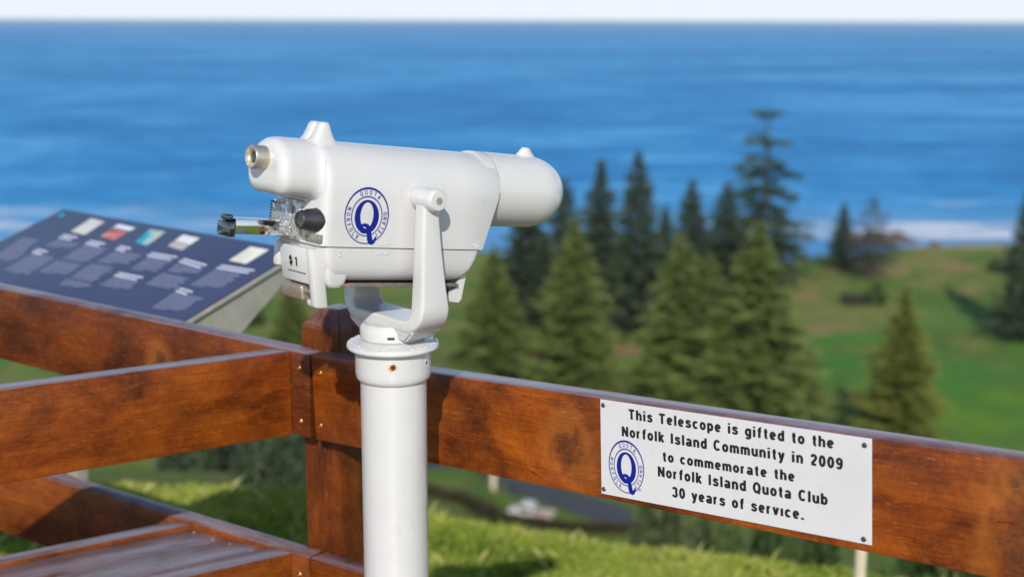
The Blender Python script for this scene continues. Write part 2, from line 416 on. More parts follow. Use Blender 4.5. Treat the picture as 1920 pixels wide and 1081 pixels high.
# sea
def sea_mat():
    m, nt, b = mat('sea_water'); g = N(nt, 'ShaderNodeNewGeometry').outputs['Position']
    sx = N(nt, 'ShaderNodeSeparateXYZ'); nt.links.new(g, sx.inputs[0]); Y = sx.outputs['Y']; X = sx.outputs['X']
    a = noise(nt, mapping(nt, g, (1 / 75, 1 / 32, 1)), 1.0, 9, 0.68, 0.3)
    a2 = noise(nt, mapping(nt, g, (1 / 420, 1 / 260, 1)), 1.0, 12, 0.72)
    a3 = noise(nt, mapping(nt, g, (1 / 17, 1 / 9, 1)), 1.0, 6, 0.7)
    f = mth(nt, 'ADD', mth(nt, 'ADD', mth(nt, 'MULTIPLY', a, 0.36), mth(nt, 'MULTIPLY', a2, 0.38)), mth(nt, 'MULTIPLY', a3, 0.26))
    c = ramp(nt, f, [(0.40, (0.003, 0.118, 0.325)), (0.5, (0.012, 0.225, 0.51)), (0.59, (0.10, 0.38, 0.68))])
    # shallow paler water and breaking surf near the shore
    wy = mth(nt, 'ADD', Y, mth(nt, 'MULTIPLY_ADD', noise(nt, mapping(nt, g, (1 / 70, 1 / 40, 1)), 1.0, 4), 46.0, -23.0))
    def band(lo, hi, soft):
        up_ = N(nt, 'ShaderNodeMapRange', interpolation_type='SMOOTHSTEP'); dn = N(nt, 'ShaderNodeMapRange', interpolation_type='SMOOTHSTEP')
        for n_, (p, q) in ((up_, (lo - soft, lo)), (dn, (hi + soft, hi))):
            n_.inputs[1].default_value = p; n_.inputs[2].default_value = q; nt.links.new(wy, n_.inputs[0])
        return mth(nt, 'MULTIPLY', up_.outputs[0], dn.outputs[0])
    pale = band(300, 425, 50); c = mix(nt, mth(nt, 'MULTIPLY', mth(nt, 'MULTIPLY', pale, ramp(nt, noise(nt, mapping(nt, g, (1 / 60, 1 / 30, 1)), 1.0, 6, 0.65), [(0.35, (0.25,) * 3), (0.6, (0.9,) * 3)])), 0.62), c, (0.14, 0.36, 0.60))
    brk = noise(nt, mapping(nt, g, (1 / 34, 1 / 16, 1)), 1.0, 6, 0.65)
    rx = N(nt, 'ShaderNodeMapRange', interpolation_type='SMOOTHSTEP'); rx.inputs[1].default_value = 45; rx.inputs[2].default_value = 85; nt.links.new(X, rx.inputs[0])
    fo = mth(nt, 'MULTIPLY', mth(nt, 'MULTIPLY', band(394, 412, 10), rx.outputs[0]), ramp(nt, brk, [(0.42, (0, 0, 0)), (0.56, (0.95, 0.95, 0.95))]))
    fo2 = mth(nt, 'MULTIPLY', band(300, 460, 50), ramp(nt, brk, [(0.58, (0, 0, 0)), (0.70, (0.55, 0.55, 0.55))]))
    fo = mth(nt, 'MAXIMUM', fo, fo2)
    # broad wash of surf on the left of the bay
    lx = N(nt, 'ShaderNodeMapRange', interpolation_type='SMOOTHSTEP'); lx.inputs[1].default_value = -40; lx.inputs[2].default_value = -130; nt.links.new(X, lx.inputs[0])
    fo3 = mth(nt, 'MULTIPLY', mth(nt, 'MULTIPLY', band(365, 430, 40), lx.outputs[0]), ramp(nt, noise(nt, mapping(nt, g, (1 / 55, 1 / 20, 1)), 1.0, 7, 0.68), [(0.47, (0.0, 0.0, 0.0)), (0.62, (0.8, 0.8, 0.8))]))
    fo = mth(nt, 'MAXIMUM', fo, fo3)
    c = mix(nt, fo, c, (0.64, 0.66, 0.70))
    nt.links.new(c, b.inputs['Base Color']); b.inputs['Roughness'].default_value = 0.55; b.inputs['Specular IOR Level'].default_value = 0.12
    nt.links.new(bump(nt, noise(nt, mapping(nt, g, (1 / 9, 1 / 4, 1)), 1.0, 4), 0.5, 0.8), b.inputs['Normal'])
    return m
se = obj('sea', ([(-150000, 240, SEA), (150000, 240, SEA), (150000, 150000, SEA), (-150000, 150000, SEA)], [(0, 1, 2, 3)]), sea_mat(), smooth=0)
tag(se, None, None, kind='structure')

# road across the flat
def ribbon(pts, wid, lift):
    pts = [np.array(p) for p in pts]; v, f = [], []
    P = []
    for a, b2 in zip(pts, pts[1:]):
        for t in np.linspace(0, 1, 12, endpoint=False): P.append(a + (b2 - a) * t)
    P.append(pts[-1])
    for i, p in enumerate(P):
        d = P[min(i + 1, len(P) - 1)] - P[max(i - 1, 0)]; d = unit(d[:2]); nrm = np.array([-d[1], d[0]])
        for k in (-1, -0.5, 0, 0.5, 1):
            q = p[:2] + nrm * wid * k; v.append((q[0], q[1], float(terrain(*q)) + lift))
    for i in range(len(P) - 1):
        for k in range(4): f.append((i * 5 + k, i * 5 + k + 1, i * 5 + 5 + k + 1, i * 5 + 5 + k))
    return v, f
rd = obj('road', ribbon([hit(560, 800), hit(800, 874), hit(960, 911), hit(1140, 962), hit(1280, 1010)], 3.3, 0.12), M_road, smooth=180)
tag(rd, None, None, kind='structure')

# ------------------------------------------------------------------ the coin telescope
PX, PY = -0.2043, 2.2277                                  # pole axis
ORI = np.array([PX, PY, 1.28])
AL, TAU = R(49), R(7.2)
Uv = np.array([math.sin(AL) * math.cos(TAU), math.cos(AL) * math.cos(TAU), -math.sin(TAU)])
Sv = np.array([math.cos(AL), -math.sin(AL), 0.0])
Wv = np.cross(Sv, Uv); Wv = Wv if Wv[2] > 0 else -Wv
Ul = np.array([math.sin(AL), math.cos(AL), 0.0])
def T(u, s, w_): return ORI + u * Uv + s * Sv + w_ * Wv        # tilted body frame
def L(a, s, z): return np.array([PX, PY, 0]) + a * Ul + s * Sv + np.array([0, 0, z])   # level frame

tel = thing('coin_telescope', 'white coin operated telescope on a round white pole in front of the timber railing', 'telescope', (PX, PY, 0))

def arch(hw, wc, r, w0, n=18, k=1.0):
    """section (s, w): straight sides, round top"""
    p = [(-hw, w0), (-hw, w0 + (wc - w0) * 0.5)]
    for i in range(n + 1):
        a = math.pi - math.pi * i / n
        p.append((math.copysign(abs(math.cos(a)) ** k, math.cos(a)) * hw, wc + r * math.sin(a) ** k))
    p += [(hw, w0 + (wc - w0) * 0.5), (hw, w0)]
    return p
# upper housing
bm = BM(); rings = []
HW, WC, AR = 0.0735, 0.088, 0.0745
for u, ins in ((-0.188, 0.016), (-0.1865, 0.009), (-0.183, 0.004), (-0.177, 0.001), (-0.170, 0), (-0.02, 0), (0.09, 0), (0.168, 0), (0.1705, 0.0012), (0.1712, 0.003)):
    sec = arch(HW - ins, WC, AR - ins, 0.0)
    ring = []
    for s, w_ in sec:
        uu = u
        if u > 0.16: uu = u - 0.029 * max(0, 1 - w_ / 0.10)
        ring.append(T(uu, s, w_ + (0.0 if w_ > 0 else 0)))
    rings.append(ring)
loft(bm, rings); fix(bm)
housing = obj('upper_housing', bm, MW, tel, 35)
# eyepiece box
def rrect(hw, w0, wc, r_top, r_bot, n=12):
    p = []
    for i in range(7): a = -math.pi / 2 - (math.pi / 2) * i / 6; p.append((-hw + r_bot + r_bot * math.cos(a), w0 + r_bot + r_bot * math.sin(a)))
    for i in range(n + 1): a = math.pi - math.pi * i / n; p.append((hw * math.cos(a), wc + r_top * math.sin(a)))
    for i in range(7): a = 0 - (math.pi / 2) * i / 6; p.append((hw - r_bot + r_bot * math.cos(a), w0 + r_bot + r_bot * math.sin(a)))
    return p
bm = BM(); rings = []
for u, ins in ((-0.2582, 0.019), (-0.2580, 0.015), (-0.2565, 0.0095), (-0.2525, 0.0045), (-0.248, 0.0015), (-0.243, 0.0003), (-0.236, 0), (-0.205, 0), (-0.196, -0.0008), (-0.190, -0.003), (-0.186, -0.007), (-0.1845, -0.010)):
    rings.append([T(u, s, w_) for s, w_ in rrect(0.0575 - ins, 0.0735 + ins, 0.105, 0.0575 - max(ins, 0), min(0.024, 0.0305 - ins))])
loft(bm, rings); fix(bm); obj('eyepiece_box', bm, MW, tel, 50)
# barrel with domed end
bm = BM(); prof = [(0.0655, 0.15), (0.0655, 0.22), (0.0650, 0.285)]
for i in range(1, 13):
    a = math.pi / 2 * i / 12; prof.append((0.0650 * math.cos(a) ** 0.92 if i < 12 else 0.0006, 0.285 + 0.079 * math.sin(a) ** 0.95))
lathe(bm, lambda x, y, h: T(h, x, 0.1005 + y), prof, 56); obj('barrel', bm, MW, tel, 50)
bm = BM(); lathe(bm, lambda x, y, h: T(h, x, 0.1005 + y), [(0.0662, 0.1705), (0.0664, 0.172), (0.0657, 0.1732)], 56, False, False); obj('barrel_ring', bm, flat('sealant', (0.42, 0.44, 0.48), 0.6), tel, 60)
# sights
bm = BM()
for s0 in (-0.0115, 0.0115):
    rings = []
    for h, du, ds in ((0.148, 0.036, 0.021), (0.160, 0.024, 0.0165), (0.168, 0.0175, 0.0135), (0.178, 0.0125, 0.0115), (0.186, 0.0095, 0.0105), (0.1905, 0.007, 0.009), (0.192, 0.003, 0.005)):
        rings.append([T(-0.163 + du * math.copysign(abs(math.cos(a)) ** 0.6, math.cos(a)), s0 + (0.0 if h > 0.17 else 0) + ds * math.copysign(abs(math.sin(a)) ** 0.6, math.sin(a)), h) for a in np.linspace(0, 2 * math.pi, 20, endpoint=False)])
    loft(bm, rings)
fix(bm); obj('rear_sight', bm, MW, tel, 50)
bm = BM(); rings = []
for h, du, ds in ((0.155, 0.030, 0.016), (0.1655, 0.0205, 0.012), (0.171, 0.0150, 0.0095), (0.176, 0.0105, 0.008), (0.1795, 0.0075, 0.006), (0.1803, 0.004, 0.003)):
    rings.append([T(0.2815 + du * math.cos(a), ds * math.sin(a), h) for a in np.linspace(0, 2 * math.pi, 20, endpoint=False)])
loft(bm, rings); fix(bm); obj('front_sight', bm, MW, tel, 50)
# eyepiece
bm = BM()
lathe(bm, lambda x, y, h: T(h, x, 0.1285 + y), [(0.0185, -0.2250), (0.0185, -0.2795), (0.0172, -0.2820), (0.0155, -0.2820), (0.0150, -0.2805), (0.0135, -0.2803), (0.0130, -0.2790), (0.0118, -0.2788), (0.0105, -0.2770), (0.0095, -0.2767), (0.0085, -0.2655), (0.0085, -0.2555)], 40, True, False)
ey = obj('eyepiece', bm, M_brass, tel, 40)
bm = BM(); lathe(bm, lambda x, y, h: T(h, x, 0.1285 + y), [(0.0092, -0.2752), (0.0060, -0.2762), (0.0005, -0.2766)], 24); obj('lens', bm, M_lens, ey, 60)
# lower housing (tray)
def outline(u0, u1, hw, r, n=6):
    p = []
    for cx, cy, a0 in ((u1 - r, hw - r, 0), (u0 + r, hw - r, math.pi / 2), (u0 + r, -hw + r, math.pi), (u1 - r, -hw + r, 1.5 * math.pi)):
        for i in range(n + 1): a = a0 + math.pi / 2 * i / n; p.append((cx + r * math.cos(a), cy + r * math.sin(a)))
    return p
bm = BM(); rings = []
for w_, u0, u1, hw in ((-0.0018, -0.182, 0.1425, 0.0722), (-0.018, -0.179, 0.138, 0.0718), (-0.034, -0.173, 0.130, 0.0705), (-0.044, -0.169, 0.122, 0.067), (-0.0510, -0.163, 0.112, 0.0615), (-0.0555, -0.156, 0.100, 0.0535), (-0.0570, -0.150, 0.088, 0.045)):
    rings.append([T(a, b2, w_) for a, b2 in outline(u0, u1, hw, 0.018)])
loft(bm, rings); fix(bm); obj('lower_housing', bm, MW, tel, 40)
bm = BM(); box(bm, T, (-0.176, 0.138), (-0.069, 0.069), (-0.0019, 0.0004), 0); obj('seam_gasket', bm, M_dark, tel, 0)
# coin chute lug and the hinged price plate with its lock
bm = BM(); rings = []
for w_, u0, u1, hw in ((-0.020, -0.171, -0.118, 0.069), (-0.045, -0.168, -0.126, 0.067), (-0.060, -0.164, -0.131, 0.064), (-0.0665, -0.160, -0.137, 0.060), (-0.068, -0.156, -0.142, 0.056)):
    rings.append([T(a, b2 * 0.5 + 0.033, w_) for a, b2 in outline(u0, u1, hw, 0.010)])
loft(bm, rings); fix(bm); obj('coin_chute', bm, MWC, tel, 50)
def D(a, b2, c):                                         # door frame: a across (s), b down, c outwards; leans under the tray
    return T(-0.184 + b2 * 0.17 - c, a + b2 * 0.05, -0.008 - b2)
bm = BM(); box(bm, D, (-0.046, 0.040), (0.0, 0.058), (-0.003, 0.008), 0.003)
pd = obj('price_plate', bm, MWC, tel, 40)
bm = BM(); box(bm, D, (0.040, 0.056), (-0.002, 0.093), (-0.012, 0.013), 0.005); box(bm, D, (0.022, 0.0405), (0.0815, 0.093), (-0.010, 0.008), 0.003); obj('plate_rib', bm, MWC, pd, 40)
bm = BM(); box(bm, D, (-0.030, 0.040), (0.0585, 0.0625), (-0.012, 0.002), 0); obj('slot', bm, M_black, pd, 0)
bm = BM(); box(bm, D, (-0.045, 0.020), (0.061, 0.086), (-0.012, 0.014), 0.004, 3); box(bm, D, (0.0205, 0.0395), (0.065, 0.073), (-0.010, 0.009), 0.002); obj('coin_lock', bm, M_lock, tel, 40)
bm = BM(); box(bm, T, (-0.187, -0.17), (-0.071, -0.050), (-0.048, -0.004), 0.006); obj('door_flange', bm, MW, tel, 40)
# coin mechanism: chrome plate, long slide, knob, small plate
bm = BM(); box(bm, T, (-0.196, -0.176), (-0.066, 0.012), (0.002, 0.066), 0.003); cpl = obj('coin_plate', bm, M_chrome, tel, 40)
bm = BM(); box(bm, T, (-0.2015, -0.196), (-0.060, -0.004), (0.006, 0.056), 0.0015); obj('coin_face', bm, M_chrome, cpl, 40)
bm = BM()
for k in range(9): box(bm, T, (-0.2022, -0.1965), (-0.0635, -0.0605), (0.017 + k * 0.0048, 0.0196 + k * 0.0048), 0)
obj('coin_ratchet', bm, M_dark, cpl, 0)
bm = BM(); box(bm, T, (-0.294, -0.2015), (-0.044, -0.0405), (0.007, 0.031), 0.001); box(bm, T, (-0.294, -0.2015), (-0.0403, -0.0122), (0.0275, 0.031), 0.001); box(bm, T, (-0.294, -0.2015), (-0.012, -0.0085), (0.007, 0.031), 0.001); box(bm, T, (-0.290, -0.2015), (-0.0403, -0.0122), (0.007, 0.010), 0.001)
sl = obj('coin_slide', bm, M_chrome2, tel, 40)
bm = BM(); box(bm, T, (-0.306, -0.294), (-0.047, -0.006), (0.002, 0.026), 0.003); box(bm, T, (-0.3048, -0.295), (-0.040, -0.014), (0.0265, 0.037), 0.003); obj('slide_tab', bm, M_chrome3, sl, 40)
bm = BM(); lathe(bm, lambda x, y, h: T(h, 0.050 + x, 0.0385 + y), [(0.0200, -0.182), (0.0200, -0.1875), (0.0190, -0.189), (0.0172, -0.204), (0.0155, -0.2065), (0.0150, -0.216), (0.0135, -0.2185), (0.0105, -0.2185), (0.0100, -0.2170), (0.0005, -0.2170)], 40); obj('coin_knob', bm, M_knob, tel, 35)
bm = BM(); box(bm, T, (-0.1905, -0.180), (0.028, 0.0685), (0.0035, 0.0175), 0.001); npl = obj('maker_plate', bm, flat('dull_plate', (0.40, 0.38, 0.31), 0.4, 0.7, vscale=90), tel, 40)
for s0 in (0.031, 0.0655):
    bm = BM(); lathe(bm, lambda x, y, h: T(h, s0 + x, 0.0105 + y), [(0.0026, -0.190), (0.0026, -0.1918), (0.0014, -0.1925)], 12)
    obj('rivet', bm, M_lock, npl, 40)
# rusting base plate under the tray and the far end bracket
bm = BM(); box(bm, T, (-0.150, 0.104), (-0.062, 0.062), (-0.0655, -0.0605), 0.0008); obj('base_plate', bm, M_plate, tel, 40)
bm = BM(); box(bm, T, (0.045, 0.070), (0.01, 0.055), (-0.0604, -0.0565), 0.001); box(bm, T, (0.084, 0.0895), (-0.05, 0.04), (-0.0604, -0.0555), 0.0008); obj('shim', bm, M_dark, tel, 0)
def bracket(s0, s1):
    bm = BM(); p2 = [(0.112, -0.050), (0.125, -0.046), (0.119, -0.089), (0.113, -0.0945), (0.066, -0.0885), (0.062, -0.084), (0.090, -0.081), (0.106, -0.0685)]
    rings = [[T(a, s, b2) for a, b2 in p2] for s in (s0, s1)]
    loft(bm, rings); return fix(bm)
obj('end_bracket', bracket(0.048, 0.0545), MW, tel, 20)
bm = BM(); box(bm, T, (0.1135, 0.1225), (-0.05, 0.0475), (-0.088, -0.049), 0.002); box(bm, T, (0.062, 0.113), (0.036, 0.0475), (-0.0925, -0.0875), 0.001); obj('bracket_web', bm, MW, tel, 40)
bm = BM(); lathe(bm, lambda x, y, h: T(0.104 + x, 0.03 + y, h), [(0.0045, -0.06), (0.0045, -0.106), (0.003, -0.108)], 14); obj('stud_bolt', bm, M_rust, tel, 40)

# yoke: one U of two arms and a floor
ZP = 1.28 + 0.0842                                        # pivot height
path = []
def ysec(s, z, ns, nz, t, a0, a1, r=0.006):
    """section across the arm: normal (ns,nz), thickness t, width a0..a1"""
    pts = []
    for ca, ct, st in ((a1 - r, t - r, 0), (a0 + r, t - r, math.pi / 2), (a0 + r, -t + r, math.pi), (a1 - r, -t + r, 1.5 * math.pi)):
        for i in range(5):
            a = st + math.pi / 2 * i / 4; aa = ca + r * math.cos(a); tt = ct + r * math.sin(a)
            pts.append(L(aa, s + ns * tt, z + nz * tt))
    return pts
rings = []
SA, ZF, RB = 0.0985, 1.151, 0.030                         # arm offset, floor height, corner radius
for z, t, a0, a1 in ((ZP + 0.002, 0.0135, -0.0135, 0.0165), (1.33, 0.0135, -0.0160, 0.0185), (1.28, 0.0145, -0.0185, 0.0225), (1.22, 0.0160, -0.021, 0.029), (1.19, 0.0170, -0.0225, 0.033)):
    rings.append(ysec(SA, z, 1, 0, t, a0, a1))
for i in range(7):
    a = math.pi / 2 * i / 6
    rings.append(ysec(SA - RB + RB * math.cos(a), ZF + RB - RB * math.sin(a), math.cos(a), -math.sin(a), 0.0165 - 0.006 * i / 6, -0.024 - 0.006 * i / 6, 0.035 + 0.004 * i / 6))
left_half = []
for r in rings: pass
def mirror_rings():
    out = []
    for i in range(7):
        a = math.pi / 2 * (6 - i) / 6
        out.append(ysec(-(SA - RB + RB * math.cos(a)), ZF + RB - RB * math.sin(a), -math.cos(a), -math.sin(a), 0.0165 - 0.006 * (6 - i) / 6, -0.024 - 0.006 * (6 - i) / 6, 0.035 + 0.004 * (6 - i) / 6))
    for z, t, a0, a1 in ((1.19, 0.0160, -0.0225, 0.033), (1.22, 0.0150, -0.021, 0.029), (1.28, 0.0145, -0.0185, 0.0225), (1.33, 0.0135, -0.0160, 0.0185), (ZP + 0.002, 0.0135, -0.0135, 0.0165)):
        out.append(ysec(-SA, z, -1, 0, t, a0, a1))
    return out
mr = mirror_rings()
# the mirrored half runs the section the other way round: flip the through direction so the loft does not twist
def ysec2(ring):
    # reorder points of one section so that +t and -t swap
    n = len(ring); r = list(ring); return r
bm = BM()
right_v = rings
# floor in the middle keeps normal (0,-1); both halves meet there with the same point order
loft(bm, right_v + mr)
fix(bm); yk = obj('yoke', bm, MW, tel, 40)
# stiffening flange behind the near arm
bm = BM(); rings = []
for z, a1 in ((1.335, 0.020), (1.28, 0.0275), (1.20, 0.039), (1.180, 0.042), (1.172, 0.036)):
    rings.append([L(a, s, z) for a, s in ((0.010, 0.0845), (a1, 0.0845), (a1 + 0.0012, 0.0885), (a1, 0.0925), (0.010, 0.0925))])
loft(bm, rings); fix(bm); obj('yoke_flange', bm, MW, yk, 30)
# pivot bosses
bm = BM()
lathe(bm, lambda x, y, h: L(0.0035 + x, h, ZP + y), [(0.0180, 0.0745), (0.0195, 0.086), (0.0195, 0.103), (0.0192, 0.119), (0.0180, 0.1245), (0.0155, 0.1275), (0.0075, 0.128)], 40)
obj('pivot_boss', bm, MW, yk, 40); bm = BM()
lathe(bm, lambda x, y, h: L(0.0035 + x, -h, ZP + y), [(0.0180, 0.0745), (0.0195, 0.086), (0.0192, 0.119), (0.0155, 0.1275), (0.0075, 0.128)], 40)
obj('pivot_boss', bm, MW, yk, 40)
bm = BM(); lathe(bm, lambda x, y, h: L(0.0035 + x, h, ZP + y), [(0.0068, 0.1275), (0.0066, 0.1287), (0.0058, 0.1290)], 6); obj('pivot_bolt', bm, flat('worn_bolt', (0.36, 0.31, 0.27), 0.6, 0.4, var=0.5, vscale=500), yk, 20)
# hub under the yoke floor, flange, collar, pole
V3 = lambda x, y, h: np.array([PX + x, PY + y, h])
bm = BM(); lathe(bm, V3, [(0.0535, 1.1165), (0.0560, 1.1185), (0.0565, 1.134), (0.0545, 1.139), (0.050, 1.1445)], 64); obj('hub', bm, MW, tel, 40)
bm = BM(); rings = []
for a0, z, s0, s1 in ((-0.024, 1.1225, 0.035, 0.066), (-0.028, 1.134, 0.032, 0.084), (-0.029, 1.146, 0.028, 0.096)):
    rings.append([L(a, s, z) for a, s in ((a0, s0), (a0, s1), (0.034, s1), (0.034, s0))])
loft(bm, rings); rings = []
for a0, z, s0, s1 in ((-0.024, 1.1225, 0.035, 0.066), (-0.028, 1.134, 0.032, 0.084), (-0.029, 1.146, 0.028, 0.096)):
    rings.append([L(a, -s, z) for a, s in ((a0, s0), (a0, s1), (0.034, s1), (0.034, s0))])
loft(bm, rings); fix(bm)
bmesh.ops.bevel(bm, geom=bm.edges[:], offset=0.004, segments=2, affect='EDGES'); obj('hub_gusset', bm, MW, tel, 40)
bm = BM(); lathe(bm, V3, [(0.072, 1.099), (0.0775, 1.0995), (0.0793, 1.102), (0.0795, 1.1055), (0.0780, 1.1085), (0.0735, 1.1105), (0.055, 1.1165), (0.050, 1.1167)], 72)
obj('flange', bm, MWC, tel, 30)
bm = BM()
for i in range(46):                                       # chipped lumps of paint round the rim
    a = 2 * math.pi * (i + random.random() * 0.6) / 46; rr = 0.0715 + random.uniform(-0.002, 0.003)
    mm = Matrix.Translation((PX + rr * math.cos(a), PY + rr * math.sin(a), 1.1105)) @ Matrix.Rotation(a, 4, 'Z') @ Matrix.Rotation(random.uniform(-0.5, 0.5), 4, 'X') @ Matrix.Diagonal((random.uniform(0.5, 1.2), random.uniform(0.6, 1.6), random.uniform(0.35, 0.7), 1))
    bmesh.ops.create_icosphere(bm, subdivisions=1, radius=0.0036, matrix=mm)
obj('paint_chips', bm, MWC, tel, 30)
bm = BM(); lathe(bm, V3, [(0.0575, 1.044), (0.0605, 1.0445), (0.0630, 1.047), (0.0648, 1.052), (0.0655, 1.060), (0.0655, 1.099)], 64, True, True)
col_o = obj('collar', bm, MW, tel, 30)
for (px, py, big) in ((737, 682, 1.0), (799.5, 672.5, 0.8)):
    th = math.atan2(-math.cos(math.atan((px - 960) / F)), 0)  # direction on the collar facing the camera
    best = min(np.linspace(-math.pi, 0, 721), key=lambda a: abs((lambda p: (PW / 2 + F * ((p - CAM) @ RT) / ((p - CAM) @ FW)))(V3(0.066 * math.cos(a), 0.066 * math.sin(a), 1.078)) - px))
    d = np.array([math.cos(best), math.sin(best), 0]); tt = np.array([-d[1], d[0], 0]); zz = np.array([0, 0, 1.0])
    c0 = np.array([PX, PY, 1.0795]) + d * 0.0652
    fn = lambda x, y, h: c0 + tt * x + zz * y + d * h
    bm = BM(); lathe(bm, fn, [(0.0052 * big, 0.0003), (0.0050 * big, 0.0008), (0.0036 * big, 0.0009)], 18, False, False); ho = obj('screw_hole_rim', bm, M_rust if big == 1 else MWC, col_o, 40)
    bm = BM(); lathe(bm, fn, [(0.0037 * big, 0.0006), (0.0020 * big, 0.0007)], 18); obj('set_screw', bm, M_dark, col_o, 40)
    if big == 1:
        bm = BM(); rings = []
        v = [bm.verts.new(fn(0.0075 * (1 + 0.35 * random.uniform(-1, 1)) * math.cos(a), 0.0072 * (1 + 0.4 * random.uniform(-1, 1)) * math.sin(a) - 0.001, 0.00035)) for a in np.linspace(0, 2 * math.pi, 26, endpoint=False)]
        bm.faces.new(v); obj('rust_stain', bm, flat('rust_stain_paint', (0.55, 0.33, 0.15), 0.7, var=0.35, vscale=350), col_o, 0)
bm = BM(); lathe(bm, V3, [(0.0572, -0.12), (0.0572, 1.046)], 64); obj('pole', bm, MW, tel, 30)
bm = BM(); lathe(bm, V3, [(0.115, -0.05), (0.115, 0.042), (0.110, 0.045), (0.058, 0.046)], 48); obj('base_flange', bm, MW, tel, 30)
# small rubber label on the hub
lab = L(-0.036, 0.0445, 0)[:2] - np.array([PX, PY]); lab = lab / np.linalg.norm(lab)
fn = lambda x, y, h: np.array([PX, PY, 1.127]) + np.array([lab[0], lab[1], 0]) * (0.0562 + h) + np.array([-lab[1], lab[0], 0]) * x + np.array([0, 0, 1.0]) * y
bm = BM(); box(bm, fn, (-0.006, 0.006), (-0.002, 0.002), (-0.001, 0.0012), 0.0004); obj('hub_slot', bm, M_dark, tel, 0)

# ------------------------------------------------------------------ lettering
TXT = {}
def text2d(body, bold=0.0, space=1.0, sx=1.0):
    cu = bpy.data.curves.new('lettering', 'FONT'); cu.body = body; cu.size = 1.0; cu.offset = bold; cu.space_character = space; cu.resolution_u = 4
    o = bpy.data.objects.new('lettering', cu)
    me = bpy.data.meshes.new_from_object(o)
    v = np.array([x.co[:2] for x in me.vertices]).reshape(-1, 2); f = [list(p.vertices) for p in me.polygons]
    bpy.data.objects.remove(o); bpy.data.curves.remove(cu); bpy.data.meshes.remove(me)
    return v, f
def add_flat(bm, v2, f, fn):
    vs = [bm.verts.new(tuple(fn(*p))) for p in v2]
    for q in f:
        try: bm.faces.new([vs[i] for i in q])
        except ValueError: pass

